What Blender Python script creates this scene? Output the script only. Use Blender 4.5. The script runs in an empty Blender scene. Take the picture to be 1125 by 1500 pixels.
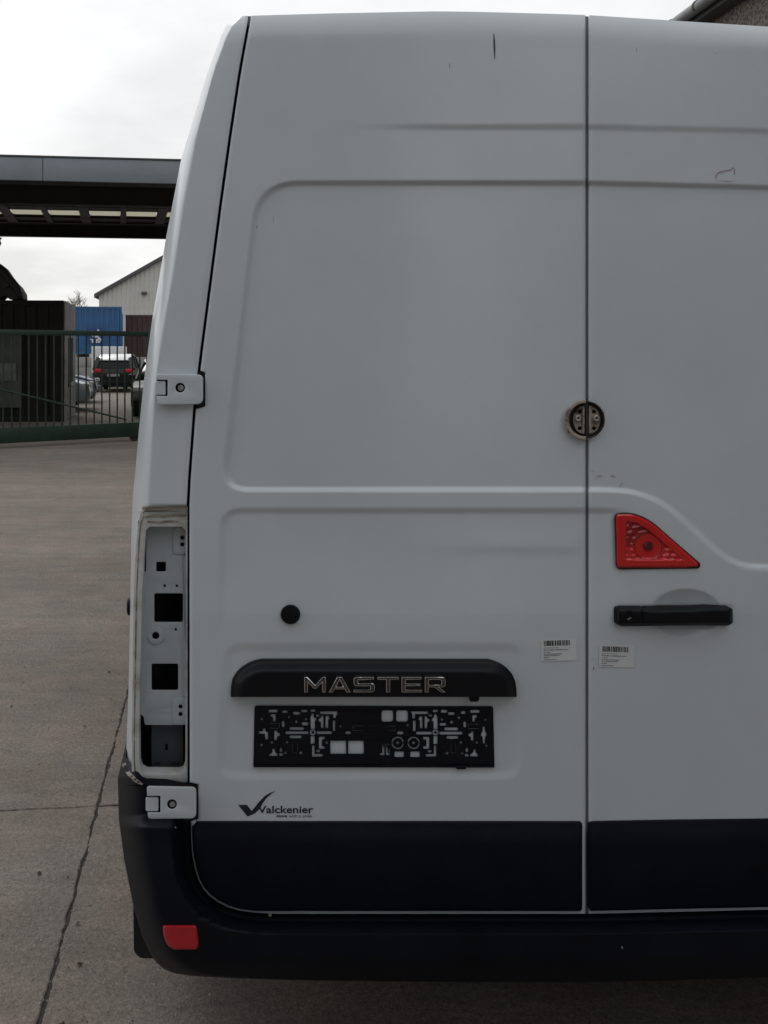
import bpy, bmesh, math, random
import numpy as np
from mathutils import Vector, Matrix
random.seed(7); rng = np.random.default_rng(7)
R = math.radians
scn = bpy.context.scene
COL = scn.collection

# ------------------------------------------------------------------ camera
F, U0, V0, CZ, D = 1250.0, 320.0, 517.0, 1.67, 1.866     # focal length and principal point in photo pixels
S = F / D                                                # photo pixels per metre on the rear doors
cam_d = bpy.data.cameras.new('camera'); cam = bpy.data.objects.new('camera', cam_d); COL.objects.link(cam)
cam.location = (0, 0, CZ); cam.rotation_euler = (R(90), 0, 0)
cam_d.sensor_width = 36; cam_d.lens = F / 1500 * 36
cam_d.shift_x = (562.5 - U0) / 1500; cam_d.shift_y = -(750 - V0) / 1500
cam_d.clip_start = .05; cam_d.clip_end = 2000
scn.camera = cam

# ------------------------------------------------------------------ sky, sun, exposure
SUN_EL, SUN_AZ = 48, -25            # azimuth from +Y (ahead), negative = left
w = bpy.data.worlds.new('World'); scn.world = w; w.use_nodes = True
nt = w.node_tree; nt.nodes.clear()
def N(t, **k):
    n = nt.nodes.new(t)
    for a, b in k.items(): setattr(n, a, b)
    return n
out = N('ShaderNodeOutputWorld'); bg = N('ShaderNodeBackground'); bg.inputs['Strength'].default_value = .1
sky = N('ShaderNodeTexSky', sky_type='NISHITA', sun_disc=False)
sky.sun_elevation = R(SUN_EL); sky.sun_rotation = R(SUN_AZ); sky.air_density = 1.2; sky.dust_density = 3
tc = N('ShaderNodeTexCoord'); sep = N('ShaderNodeSeparateXYZ'); nt.links.new(tc.outputs['Generated'], sep.inputs[0])
zz = N('ShaderNodeMath', operation='MAXIMUM'); nt.links.new(sep.outputs['Z'], zz.inputs[0]); zz.inputs[1].default_value = 0
za = N('ShaderNodeMath', operation='ADD'); nt.links.new(zz.outputs[0], za.inputs[0]); za.inputs[1].default_value = .18
dv = N('ShaderNodeVectorMath', operation='DIVIDE'); nt.links.new(tc.outputs['Generated'], dv.inputs[0])
cb = N('ShaderNodeCombineXYZ'); [nt.links.new(za.outputs[0], cb.inputs[i]) for i in range(3)]
nt.links.new(cb.outputs[0], dv.inputs[1])
n1 = N('ShaderNodeTexNoise'); n1.inputs['Scale'].default_value = 1.3; n1.inputs['Detail'].default_value = 7; n1.inputs['Roughness'].default_value = .52
nt.links.new(dv.outputs[0], n1.inputs['Vector'])
cr = N('ShaderNodeValToRGB'); nt.links.new(n1.outputs['Fac'], cr.inputs[0])
cr.color_ramp.elements[0].position = .34; cr.color_ramp.elements[0].color = (7.7, 7.75, 7.75, 1)
cr.color_ramp.elements[1].position = .56; cr.color_ramp.elements[1].color = (9.8, 9.85, 9.85, 1)
mx = N('ShaderNodeMix', data_type='RGBA'); mx.inputs['Factor'].default_value = .9
nt.links.new(sky.outputs[0], mx.inputs['A']); nt.links.new(cr.outputs[0], mx.inputs['B'])
nt.links.new(mx.outputs['Result'], bg.inputs['Color']); nt.links.new(bg.outputs[0], out.inputs[0])
sd = bpy.data.lights.new('sun', 'SUN'); sd.energy = .6; sd.angle = R(14); sd.color = (1, .97, .92)
sun = bpy.data.objects.new('sun', sd); COL.objects.link(sun)
_dir = Vector((math.sin(R(SUN_AZ)) * math.cos(R(SUN_EL)), math.cos(R(SUN_AZ)) * math.cos(R(SUN_EL)), math.sin(R(SUN_EL))))
sun.rotation_euler = _dir.to_track_quat('Z', 'Y').to_euler()
vs_ = scn.view_settings; vs_.view_transform = 'Standard'; vs_.look = 'None'; vs_.exposure = .1; vs_.gamma = 1; vs_.use_curve_mapping = False

# ------------------------------------------------------------------ materials
def mat(name, color, rough=.5, metal=0, coat=0, var=0, vscale=6, bump=0, bscale=80, spec=.5, color2=None, c2=(.45, .65), c2scale=3, c2detail=6, stretch=None, coatr=.06):
    m = bpy.data.materials.new(name); m.use_nodes = True
    t = m.node_tree; b = t.nodes['Principled BSDF']
    b.inputs['Base Color'].default_value = (*color, 1); b.inputs['Roughness'].default_value = rough
    b.inputs['Metallic'].default_value = metal; b.inputs['Coat Weight'].default_value = coat; b.inputs['Coat Roughness'].default_value = coatr
    b.inputs['Specular IOR Level'].default_value = spec
    co = t.nodes.new('ShaderNodeTexCoord'); vec = co.outputs['Object']
    if stretch:
        mp = t.nodes.new('ShaderNodeMapping'); mp.inputs['Scale'].default_value = stretch
        t.links.new(vec, mp.inputs['Vector']); vec = mp.outputs[0]
    last = None
    if color2 is not None:
        n = t.nodes.new('ShaderNodeTexNoise'); n.inputs['Scale'].default_value = c2scale; n.inputs['Detail'].default_value = c2detail; n.inputs['Roughness'].default_value = .6
        t.links.new(vec, n.inputs['Vector'])
        r = t.nodes.new('ShaderNodeMapRange'); r.inputs[1].default_value, r.inputs[2].default_value = c2
        t.links.new(n.outputs['Fac'], r.inputs[0])
        x = t.nodes.new('ShaderNodeMix'); x.data_type = 'RGBA'
        x.inputs['A'].default_value = (*color, 1); x.inputs['B'].default_value = (*color2, 1)
        t.links.new(r.outputs[0], x.inputs['Factor']); last = x.outputs['Result']
    if var:
        n = t.nodes.new('ShaderNodeTexNoise'); n.inputs['Scale'].default_value = vscale; n.inputs['Detail'].default_value = 8; n.inputs['Roughness'].default_value = .65
        t.links.new(vec, n.inputs['Vector'])
        r = t.nodes.new('ShaderNodeMapRange'); r.inputs[1].default_value = .3; r.inputs[2].default_value = .7
        r.inputs[3].default_value = 1 - var; r.inputs[4].default_value = 1 + var
        t.links.new(n.outputs['Fac'], r.inputs[0])
        x = t.nodes.new('ShaderNodeVectorMath'); x.operation = 'SCALE'
        if last is None: x.inputs[0].default_value = color
        else: t.links.new(last, x.inputs[0])
        t.links.new(r.outputs[0], x.inputs['Scale']); last = x.outputs[0]
    if last is not None: t.links.new(last, b.inputs['Base Color'])
    if bump:
        n = t.nodes.new('ShaderNodeTexNoise'); n.inputs['Scale'].default_value = bscale; n.inputs['Detail'].default_value = 5
        t.links.new(co.outputs['Object'], n.inputs['Vector'])
        bp = t.nodes.new('ShaderNodeBump'); bp.inputs['Strength'].default_value = bump; bp.inputs['Distance'].default_value = .01
        t.links.new(n.outputs['Fac'], bp.inputs['Height']); t.links.new(bp.outputs[0], b.inputs['Normal'])
    return m
M = {}
M['paint'] = mat('white_van_paint', (.615, .670, .715), .42, spec=.35, coat=.5, var=.05, vscale=2.2, coatr=.15)
M['paint_dirty'] = mat('dirty_white_paint', (.60, .62, .62), .55, color2=(.25, .195, .135), c2=(.47, .78), c2scale=9, stretch=(1, 1, 1.6))
M['grimy_shelf'] = mat('grimy_white_paint', (.55, .54, .50), .6, color2=(.16, .115, .075), c2=(.42, .66), c2scale=16, stretch=(.6, 1, 3))
M['inner'] = mat('grey_primer_paint', (.46, .51, .54), .45, var=.08, vscale=9)
M['cavity'] = mat('dark_inner_steel', (.035, .04, .048), .7, var=.2)  # dark base colour paints the shade inside the lamp cavity
M['gap'] = mat('dark_gap_rubber', (.012, .012, .013), .8)  # near-black for gap backings and openings, standing in for their shade
M['seal'] = mat('grey_door_seal', (.12, .135, .15), .7)
M['plastic'] = mat('black_grained_plastic', (.0040, .0056, .0110), .50, var=.35, vscale=7, bump=.2, bscale=700, spec=.17)
M['trim'] = mat('satin_black_plastic', (.0045, .0055, .0085), .42, var=.1, spec=.24)
M['bracket'] = mat('black_bracket_plastic', (.005, .0062, .0115), .42, var=.1, spec=.25)
M['chrome'] = mat('chrome', (.16, .16, .17), .12, metal=1, bump=.6, bscale=42)  # dark tint paints a dim reflection into the letter faces
M['chrome_edge'] = mat('bright_chrome', (.80, .80, .81), .12, metal=1)  # bright copy paints the sky's reflection onto the letter edges
M['steel'] = mat('dull_zinc', (.48, .47, .44), .4, metal=.7, var=.15, vscale=40)
M['grime'] = mat('grimy_grey_plastic', (.40, .35, .29), .65, color2=(.07, .05, .035), c2=(.48, .70), c2scale=38)
M['grimedark'] = mat('dark_oily_grime', (.030, .022, .017), .6, var=.3, vscale=40)
M['red'] = mat('red_lens', (.64, .018, .020), .12, coat=.6, spec=.5)
M['reddeep'] = mat('deep_red_lens', (.34, .008, .010), .15, coat=.5)
M['redflat'] = mat('red_reflector', (.50, .014, .022), .3, var=.1, vscale=60, coat=.3)
M['paper'] = mat('white_sticker_paper', (.68, .71, .73), .6, var=.03)
M['ink'] = mat('black_print', (.012, .012, .014), .5)
M['inkblue'] = mat('navy_print', (.010, .013, .022), .45)
M['inkgrey'] = mat('grey_print', (.13, .16, .17), .5)
M['rust'] = mat('rust_mark', (.26, .11, .10), .8, var=.3)
M['tyre'] = mat('tyre_rubber', (.02, .02, .02), .85, var=.2)
M['rim'] = mat('grey_rim', (.35, .35, .36), .4, metal=.6)
M['glass'] = mat('dark_glass', (.008, .009, .011), .12, spec=.22)
M['gate'] = mat('dark_green_paint', (.014, .034, .022), .5, var=.3, vscale=4)
M['fascia'] = mat('grey_fascia_sheet', (.19, .222, .25), .5, var=.1, vscale=1.5)
M['darksteel'] = mat('dark_brown_steel', (.024, .018, .017), .65, var=.35, vscale=3)
M['rooflight'] = None
M['deck'] = mat('dark_roof_sheet', (.022, .016, .015), .75, var=.3, vscale=2)
M['hut'] = mat('dark_brown_container_paint', (.010, .008, .007), .75, spec=.25, var=.3, vscale=2)
M['beige'] = mat('weathered_beige_paint', (.36, .34, .31), .6, color2=(.20, .18, .16), c2scale=3)
M['blue'] = mat('blue_container_paint', (.022, .095, .235), .5, var=.18, vscale=1.5)
M['maroon'] = mat('maroon_container_paint', (.060, .026, .026), .6, var=.25, vscale=1.5)
M['cladding'] = mat('pale_grey_cladding', (.46, .46, .44), .55, var=.07, vscale=.6)
M['roofedge'] = mat('dark_grey_roof', (.06, .06, .062), .6, var=.2)
M['bark'] = mat('bare_twigs', (.16, .13, .10), .85, var=.2)
M['block'] = mat('grey_concrete_block', (.26, .26, .25), .85, var=.2, vscale=2)
M['white_body'] = mat('white_car_paint', (.78, .78, .78), .25, coat=.8)
M['black_body'] = mat('black_car_paint', (.006, .0065, .008), .35, coat=.25, spec=.3)
M['silver_body'] = mat('silver_car_paint', (.36, .39, .44), .28, metal=.3, coat=.8)
M['blue_body'] = mat('dark_blue_car_paint', (.02, .035, .09), .25, coat=.8)
M['lampclear'] = mat('clear_headlamp', (.30, .30, .31), .1, coat=.8)
M['gutter'] = mat('grey_gutter_zinc', (.20, .21, .215), .5, var=.2, vscale=5)
M['pebbledash'] = mat('pebbledash_render', (.22, .205, .18), .9, color2=(.07, .062, .055), c2=(.42, .6), c2scale=26, var=.3, vscale=55, bump=.8, bscale=40)
M['tile'] = mat('dark_roof_tile', (.055, .05, .05), .7, var=.3)
M['stone'] = mat('small_stones', (.52, .50, .46), .9, var=.55, vscale=20)
M['whitepanel'] = mat('white_trailer_panel', (.62, .63, .64), .5, var=.05)
_m = mat('dirty_rooflight', (.62, .60, .52), .6, var=.15, vscale=3); _t = _m.node_tree
_tr = _t.nodes.new('ShaderNodeBsdfTranslucent'); _tr.inputs['Color'].default_value = (.66, .64, .56, 1)
_mx = _t.nodes.new('ShaderNodeMixShader'); _mx.inputs[0].default_value = .85
_t.links.new(_t.nodes['Principled BSDF'].outputs[0], _mx.inputs[1]); _t.links.new(_tr.outputs[0], _mx.inputs[2])
_t.links.new(_mx.outputs[0], _t.nodes['Material Output'].inputs[0]); M['rooflight'] = _m

def concrete():
    m = bpy.data.materials.new('worn_yard_concrete'); m.use_nodes = True
    t = m.node_tree; b = t.nodes['Principled BSDF']; b.inputs['Roughness'].default_value = .88; b.inputs['Specular IOR Level'].default_value = .3
    g = t.nodes.new('ShaderNodeNewGeometry')
    def noise(sc, det, ro, v=None):
        n = t.nodes.new('ShaderNodeTexNoise'); n.inputs['Scale'].default_value = sc; n.inputs['Detail'].default_value = det; n.inputs['Roughness'].default_value = ro
        t.links.new(v or g.outputs['Position'], n.inputs['Vector']); return n.outputs['Fac']
    def rng_(s, a, b_, c, d_):
        r = t.nodes.new('ShaderNodeMapRange'); r.inputs[1].default_value = a; r.inputs[2].default_value = b_; r.inputs[3].default_value = c; r.inputs[4].default_value = d_
        t.links.new(s, r.inputs[0]); return r.outputs[0]
    def mul(a, b_):
        q = t.nodes.new('ShaderNodeMath'); q.operation = 'MULTIPLY'; t.links.new(a, q.inputs[0]); t.links.new(b_, q.inputs[1]); return q.outputs[0]
    mp = t.nodes.new('ShaderNodeMapping'); mp.inputs['Scale'].default_value = (.55, 1.6, 1); t.links.new(g.outputs['Position'], mp.inputs['Vector'])
    big = rng_(noise(.8, 6, .6, mp.outputs[0]), .32, .68, .86, 1.13)
    med = rng_(noise(5, 8, .72), .3, .7, .88, 1.12)
    fine = mul(rng_(noise(190, 4, .7), .3, .7, .58, 1.42), rng_(noise(60, 5, .75), .33, .67, .72, 1.26))
    pit = rng_(noise(42, 3, .5), .27, .36, .62, 1)
    mp2 = t.nodes.new('ShaderNodeMapping'); mp2.inputs['Scale'].default_value = (.8, 4.5, 1); t.links.new(g.outputs['Position'], mp2.inputs['Vector'])
    streak = rng_(noise(2.2, 7, .72, mp2.outputs[0]), .3, .7, .84, 1.14)
    v = mul(mul(mul(mul(big, med), fine), pit), streak)
    stain = rng_(noise(1.7, 7, .7), .55, .74, 0, .5)
    x = t.nodes.new('ShaderNodeMix'); x.data_type = 'RGBA'; x.inputs['A'].default_value = (.205, .178, .153, 1); x.inputs['B'].default_value = (.105, .092, .082, 1)
    t.links.new(stain, x.inputs['Factor'])
    tint = t.nodes.new('ShaderNodeMix'); tint.data_type = 'RGBA'; tint.inputs['A'].default_value = (.202, .180, .160, 1); tint.inputs['B'].default_value = (.216, .180, .156, 1)
    t.links.new(rng_(noise(2.6, 5, .6), .4, .6, 0, 1), tint.inputs['Factor']); t.links.new(tint.outputs['Result'], x.inputs['A'])
    sc = t.nodes.new('ShaderNodeVectorMath'); sc.operation = 'SCALE'; t.links.new(x.outputs['Result'], sc.inputs[0]); t.links.new(v, sc.inputs['Scale'])
    t.links.new(sc.outputs[0], b.inputs['Base Color'])
    bp = t.nodes.new('ShaderNodeBump'); bp.inputs['Strength'].default_value = .55; bp.inputs['Distance'].default_value = .006
    t.links.new(mul(fine, pit), bp.inputs['Height']); t.links.new(bp.outputs[0], b.inputs['Normal'])
    return m
M['concrete'] = concrete()
M['joint'] = mat('joint_dirt', (.035, .030, .026), .95, var=.4, vscale=30)

# ------------------------------------------------------------------ helpers
def P(u, v, d): return ((u - U0) / F * d, d, CZ - (v - V0) / F * d)
def setp(o, **k):
    for a, b in k.items():
        if b is not None: o[a] = b
    return o
def empty(name, loc, label, cat, group=None, rz=0):
    o = bpy.data.objects.new(name, None); COL.objects.link(o); o.location = loc; o.rotation_euler = (0, 0, rz); o.empty_display_size = .2
    setp(o, label=label, category=cat, group=group); return o
def link(name, me, material=None, parent=None, world=True, label=None):
    o = bpy.data.objects.new(name, me); COL.objects.link(o)
    if material is not None and not me.materials: me.materials.append(material)
    if parent is not None:
        o.parent = parent
        if world: o.matrix_parent_inverse = pmat(parent).inverted()
    if label: o['label'] = label
    return o
def pmat(o):
    m = Matrix.LocRotScale(o.location, o.rotation_euler, o.scale)
    return (pmat(o.parent) @ o.matrix_parent_inverse @ m) if o.parent else m
def mesh(name, verts, faces, smooth=False):
    me = bpy.data.meshes.new(name); me.from_pydata(verts, [], faces); me.validate()
    bm = bmesh.new(); bm.from_mesh(me); bmesh.ops.recalc_face_normals(bm, faces=bm.faces); bm.to_mesh(me); bm.free()
    if smooth: me.polygons.foreach_set('use_smooth', [True] * len(me.polygons))
    me.update(); return me
def autosmooth(me, ang=35):
    bm = bmesh.new(); bm.from_mesh(me); c = math.cos(R(ang))
    for e in bm.edges:
        if len(e.link_faces) == 2 and e.link_faces[0].normal.dot(e.link_faces[1].normal) < c: e.smooth = False
    for f in bm.faces: f.smooth = True
    bm.to_mesh(me); bm.free(); return me
class MB:
    def __init__(s): s.v = []; s.f = []
    def box(s, x0, y0, z0, x1, y1, z1):
        n = len(s.v)
        s.v += [(x0, y0, z0), (x1, y0, z0), (x1, y1, z0), (x0, y1, z0), (x0, y0, z1), (x1, y0, z1), (x1, y1, z1), (x0, y1, z1)]
        s.f += [tuple(n + i for i in q) for q in ((0, 3, 2, 1), (4, 5, 6, 7), (0, 1, 5, 4), (1, 2, 6, 5), (2, 3, 7, 6), (3, 0, 4, 7))]; return s
    def tube(s, pts, r, k=8, cap=True):
        pts = [Vector(p) for p in pts]; n0 = len(s.v); rs = r if isinstance(r, (list, tuple)) else [r] * len(pts)
        for i, p in enumerate(pts):
            t = (pts[min(i + 1, len(pts) - 1)] - pts[max(i - 1, 0)]).normalized()
            a = t.cross(Vector((0, 0, 1)) if abs(t.z) < .95 else Vector((1, 0, 0))).normalized(); b = t.cross(a)
            for j in range(k):
                q = p + (a * math.cos(2 * math.pi * j / k) + b * math.sin(2 * math.pi * j / k)) * rs[i]; s.v.append(tuple(q))
        for i in range(len(pts) - 1):
            for j in range(k):
                s.f.append((n0 + i * k + j, n0 + i * k + (j + 1) % k, n0 + (i + 1) * k + (j + 1) % k, n0 + (i + 1) * k + j))
        if cap: s.f.append(tuple(n0 + j for j in range(k))); s.f.append(tuple(n0 + (len(pts) - 1) * k + j for j in range(k)))
        return s
    def prism(s, poly, fn0, fn1):
        n = len(s.v); m = len(poly)
        s.v += [fn0(*p) for p in poly] + [fn1(*p) for p in poly]
        s.f += [tuple(n + i for i in range(m)), tuple(n + m + i for i in range(m))]
        s.f += [(n + i, n + (i + 1) % m, n + m + (i + 1) % m, n + m + i) for i in range(m)]; return s
    def build(s, name, material, parent=None, smooth=False, bevel=0, world=True, label=None, ang=35):
        me = mesh(name, s.v, s.f)
        if bevel:
            bm = bmesh.new(); bm.from_mesh(me)
            es = [e for e in bm.edges if len(e.link_faces) == 2 and e.calc_face_angle(0) > .5]
            bmesh.ops.bevel(bm, geom=es, offset=bevel, segments=2, affect='EDGES', profile=.5, clamp_overlap=True)
            bm.to_mesh(me); bm.free(); autosmooth(me, ang)
        elif smooth: autosmooth(me, ang)
        return link(name, me, material, parent, world, label)

def tab(pts):
    a = np.array(pts, float); return lambda x: np.interp(x, a[:, 0], a[:, 1])
def sst(a, b, x):
    t = np.clip((np.asarray(x, float) - a) / (b - a), 0, 1); return t * t * (3 - 2 * t)
def sdf(poly, U, V):
    """signed distance to a closed polygon, negative inside"""
    p = np.array(poly, float); d2 = np.full(U.shape, 1e18); ins = np.zeros(U.shape, bool)
    for i in range(len(p)):
        a, b = p[i], p[(i + 1) % len(p)]; e = b - a; L = e @ e
        if L < 1e-9: continue
        t = np.clip(((U - a[0]) * e[0] + (V - a[1]) * e[1]) / L, 0, 1)
        d2 = np.minimum(d2, (U - a[0] - t * e[0]) ** 2 + (V - a[1] - t * e[1]) ** 2)
        c = ((a[1] > V) != (b[1] > V))
        with np.errstate(divide='ignore', invalid='ignore'):
            ins ^= c & (U < (b[0] - a[0]) * (V - a[1]) / (b[1] - a[1] + 1e-12) + a[0])
    return np.where(ins, -1, 1) * np.sqrt(d2)
def rounded(pts, rs, n=8):
    """polygon with each corner rounded by its own radius"""
    out_ = []; m = len(pts)
    for i in range(m):
        p0, p, p1 = (Vector(pts[j % m]).to_2d() for j in (i - 1, i, i + 1)); r = rs[i] if isinstance(rs, (list, tuple)) else rs
        a = (p0 - p).normalized(); b = (p1 - p).normalized()
        if r <= 0: out_.append(tuple(p)); continue
        k = min(r, (p0 - p).length * .5, (p1 - p).length * .5)
        for j in range(n + 1):
            t = j / n; out_.append(tuple((1 - t) ** 2 * (p + a * k) + 2 * t * (1 - t) * p + t * t * (p + b * k)))
    return out_
def rr(x0, y0, x1, y1, r=None, n=4):
    r = min(x1 - x0, y1 - y0) * .42 if r is None else r
    return rounded([(x0, y0), (x1, y0), (x1, y1), (x0, y1)], r, n)
def circ(x, y, r, n=16, ry=None, a0=0):
    return [(x + r * math.cos(a0 + 2 * math.pi * i / n), y + (ry or r) * math.sin(a0 + 2 * math.pi * i / n)) for i in range(n)]

# base surface of the van's rear (depth in metres at a photo pixel of the unwarped door)
def warp(u, v):
    """the right-hand door turns away a little: its lines close up towards the right"""
    u = np.asarray(u, float); v = np.asarray(v, float)
    k = np.clip((u - 860) / 265, 0, 4)
    dvv = np.interp(v, [0, 20, 100, 188, 263, 400, 720, 1000, 1200, 1338, 1440], [17, 17, 9, 6, 7, 4, 0, -2, -4, -6, -6])
    kl = np.clip((860 - u) / 500, 0, 1); top = np.interp(v, [18, 120], [1, 0])
    return v + dvv * k + top * (4 - 16 * (kl - .45) ** 2 * (kl > .45) * 0 - 8 * np.clip(kl * 2.2, 0, 1) * np.interp(kl, [0, .35, .75, 1], [1, .8, .3, -.15]))
def base(u, v):
    u = np.asarray(u, float); v = np.asarray(v, float)
    t = np.clip((900 - v) / S, 0, 2)
    d = D + .045 * t + .010 * np.clip(t - .25, 0, 2) ** 2
    d = d + .022 * np.clip((62 - v) / 44, 0, 1) ** 2.8
    d = d + .018 * (np.clip(860 - u, 0, 700) / 580) ** 2
    q = np.clip(u - 860, 0, 720) / 580
    return d + .045 * q + .03 * q * q
def van_point(u, v, h=0.):
    """photo pixel on the rear, raised by h metres towards the viewer"""
    d = base(u, v) - h; vv = warp(u, v)
    return ((np.asarray(u) - U0) / F * d, d, CZ - (vv - V0) / F * d)
def mirror_u(u): return 1720 - u

def grid_mesh(name, U, V, H, rim=0, mapper=None):
    """grid of pixels -> mesh with an optional rim turned back"""
    X, Y, Z = (mapper or van_point)(U, V, H)
    nr, nc = U.shape
    v = np.stack([X, Y, Z], -1).reshape(-1, 3)
    idx = np.arange(nr * nc).reshape(nr, nc)
    f = np.stack([idx[:-1, :-1], idx[:-1, 1:], idx[1:, 1:], idx[1:, :-1]], -1).reshape(-1, 4).tolist()
    v = v.tolist()
    if rim:
        loop = list(idx[0, :]) + list(idx[1:, -1]) + list(idx[-1, -2::-1]) + list(idx[-2:0:-1, 0])
        n = len(v)
        for i in loop:
            x, y, z = v[i]; k = (y + rim) / y
            v.append((x * 1, y + rim, z * 1))
        m = len(loop)
        f += [(int(loop[i]), n + i, n + (i + 1) % m, int(loop[(i + 1) % m])) for i in range(m)]
    me = bpy.data.meshes.new(name); me.from_pydata(v, [], f); me.update()
    return autosmooth(me, 50)
def rowgrid(vs, ts, xl, xr, mirror=False):
    vs = np.asarray(vs, float); ts = np.asarray(ts, float)
    a, b = xl(vs), xr(vs)
    U = a[:, None] + (b - a)[:, None] * ts[None, :]; V = np.repeat(vs[:, None], len(ts), 1)
    if mirror: U = mirror_u(U)[:, ::-1]
    return U, V
def spread(a, b, step, dense=()):
    """values from a to b with finer steps inside the dense bands"""
    x = [a]
    while x[-1] < b - 1e-6:
        st = step
        for lo, hi, s_ in dense:
            if lo <= x[-1] < hi: st = min(st, s_)
            elif x[-1] < lo < x[-1] + st: st = min(st, max(lo - x[-1], s_))
        x.append(min(b, x[-1] + st))
    return np.array(x)

def halfring(x, y, Ro, Ri, a0, a1, n=12):
    an = [R(a0 + (a1 - a0) * i / n) for i in range(n + 1)]
    return [(x + Ro * math.cos(a), y + Ro * math.sin(a)) for a in an] + [(x + Ri * math.cos(a), y + Ri * math.sin(a)) for a in reversed(an)]
# 2D curves give plates with holes and letters
def curve_mesh(polys, extrude=0, bevel=0, res=1):
    cu = bpy.data.curves.new('outline', 'CURVE'); cu.dimensions = '2D'; cu.fill_mode = 'BOTH'; cu.extrude = extrude; cu.bevel_depth = bevel; cu.bevel_resolution = res; cu.offset = -bevel
    for p in polys:
        s = cu.splines.new('POLY'); s.points.add(len(p) - 1)
        s.points.foreach_set('co', [c for q in p for c in (q[0], -q[1], 0, 1)]); s.use_cyclic_u = True
    return eval_curve(cu)
def text_mesh(body, size, extrude=0, bevel=0, offset=0, sx=1, spacing=1):
    cu = bpy.data.curves.new('lettering', 'FONT'); cu.body = body; cu.size = size; cu.extrude = extrude; cu.bevel_depth = bevel; cu.offset = offset; cu.space_character = spacing
    cu.resolution_u = 4
    me = eval_curve(cu)
    for v in me.vertices: v.co.x *= sx
    return me
def eval_curve(cu):
    o = bpy.data.objects.new('temporary', cu); COL.objects.link(o)
    dg = bpy.context.evaluated_depsgraph_get(); dg.update()
    me = bpy.data.meshes.new_from_object(o.evaluated_get(dg), depsgraph=dg)
    bpy.data.objects.remove(o); bpy.data.curves.remove(cu)
    me.materials.clear(); return me
def on_van(me, lift, u0=0, v0=0, scale=1, hfun=None, subdiv=0):
    """mesh drawn in pixels (x right, y up, z towards viewer) laid on the rear surface"""
    for v in me.vertices:
        x, y, z = v.co
        u, vv = u0 + x * scale, v0 - y * scale
        v.co = Vector([float(c) for c in van_point(u, vv, lift + z * scale / S + (hfun(u, vv) if hfun else 0))])
    bm = bmesh.new(); bm.from_mesh(me); bmesh.ops.remove_doubles(bm, verts=bm.verts, dist=1e-5); bmesh.ops.recalc_face_normals(bm, faces=bm.faces); bm.to_mesh(me); bm.free()
    return autosmooth(me, 40)
def plate(name, polys, lift, thick, material, parent, bevel=0, res=1, **k):
    """flat piece on the van: thickness and bevel in pixels"""
    me = curve_mesh(polys, thick / 2 - bevel if bevel else thick / 2, bevel, res)
    on_van(me, lift + thick / 2 / S); return link(name, me, material, parent, **k)

# ================================================================== GROUND
GX = [-11.2, -7.4, -3.92, -.445, 3.05, 6.4, 9.9]; GY = [-10.2, -5.8, -1.25, 3.148, 11.9, 16.3, 20.7, 25.1]
g = MB(); g.v = [(-900, -300, -.007), (900, -300, -.007), (900, 1500, -.007), (-900, 1500, -.007)]; g.f = [(0, 1, 2, 3)]
gnd = bpy.data.objects.new('ground', mesh('ground', g.v, g.f)); gnd.data.materials.append(M['joint']); COL.objects.link(gnd); gnd['kind'] = 'structure'
far = MB(); 
for (x0, y0, x1, y1) in ((-900, 25.115, 900, 1500), (-900, -300, -11.215, 25.1), (9.915, -300, 900, 25.1), (-11.2, -300, 9.9, -10.215)):
    far.box(x0, y0, -.02, x1, y1, 0)
fy = far.build('yard', M['concrete']); fy['kind'] = 'structure'
def jit_line(n, amp):
    a = rng.normal(0, 1, n + 1); b = np.interp(np.arange(n + 1), np.arange(0, n + 9, 8), rng.normal(0, 1, len(np.arange(0, n + 9, 8)))); return (np.convolve(a, [.25, .5, .25], 'same') * .75 + b * .7) * amp
for i in range(len(GX) - 1):
    for j in range(len(GY) - 1):
        near = j in (2, 3) and i in (1, 2, 3); st = .011 if near else .4
        g_ = .0042 if near else .004; amp = .0038 if near else .002
        x0, x1, y0, y1 = GX[i] + g_, GX[i + 1] - g_, GY[j] + g_ * .7, GY[j + 1] - g_ * .7
        nx, ny = int((x1 - x0) / st), int((y1 - y0) / st)
        pts = []
        a = jit_line(nx, amp * .5); pts += [(x0 + (x1 - x0) * k / nx, y0 + a[k]) for k in range(nx)]
        a = jit_line(ny, amp); pts += [(x1 + a[k], y0 + (y1 - y0) * k / ny) for k in range(ny)]
        a = jit_line(nx, amp * .5); pts += [(x1 - (x1 - x0) * k / nx, y1 + a[k]) for k in range(nx)]
        a = jit_line(ny, amp); pts += [(x0 + a[k], y1 - (y1 - y0) * k / ny) for k in range(ny)]
        sh = lambda x, jj: .095 * min(max(x + .445, -3.2), .6) if jj == 3 else 0
        pts = [(x, y + (sh(x, j) * (y1 - y) + sh(x, j + 1) * (y - y0)) / (y1 - y0)) for x, y in pts]
        zt = float(rng.uniform(-.003, .003)) if near else 0
        cx, cy = (x0 + x1) / 2, (y0 + y1) / 2; c = .0035
        rings = []
        V_ = []
        for (ins, z) in ((0, -.02), (0, -c * .8), (c, 0)):
            for (x, y) in pts:
                V_.append((x + (ins if x < cx else -ins) * (abs(x - cx) > (x1 - x0) / 2 - .05), y + (ins if y < cy else -ins) * (abs(y - cy) > (y1 - y0) / 2 - .05), z + zt * (z > -.019)))
        m = len(pts); fs = []
        for r_ in range(2):
            fs += [(r_ * m + k, r_ * m + (k + 1) % m, (r_ + 1) * m + (k + 1) % m, (r_ + 1) * m + k) for k in range(m)]
        fs.append(tuple(range(2 * m, 3 * m)))
        me = bpy.data.meshes.new('concrete_slab'); me.from_pydata(V_, [], fs); me.update()
        link('concrete_slab', me, M['concrete'], gnd)
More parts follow.
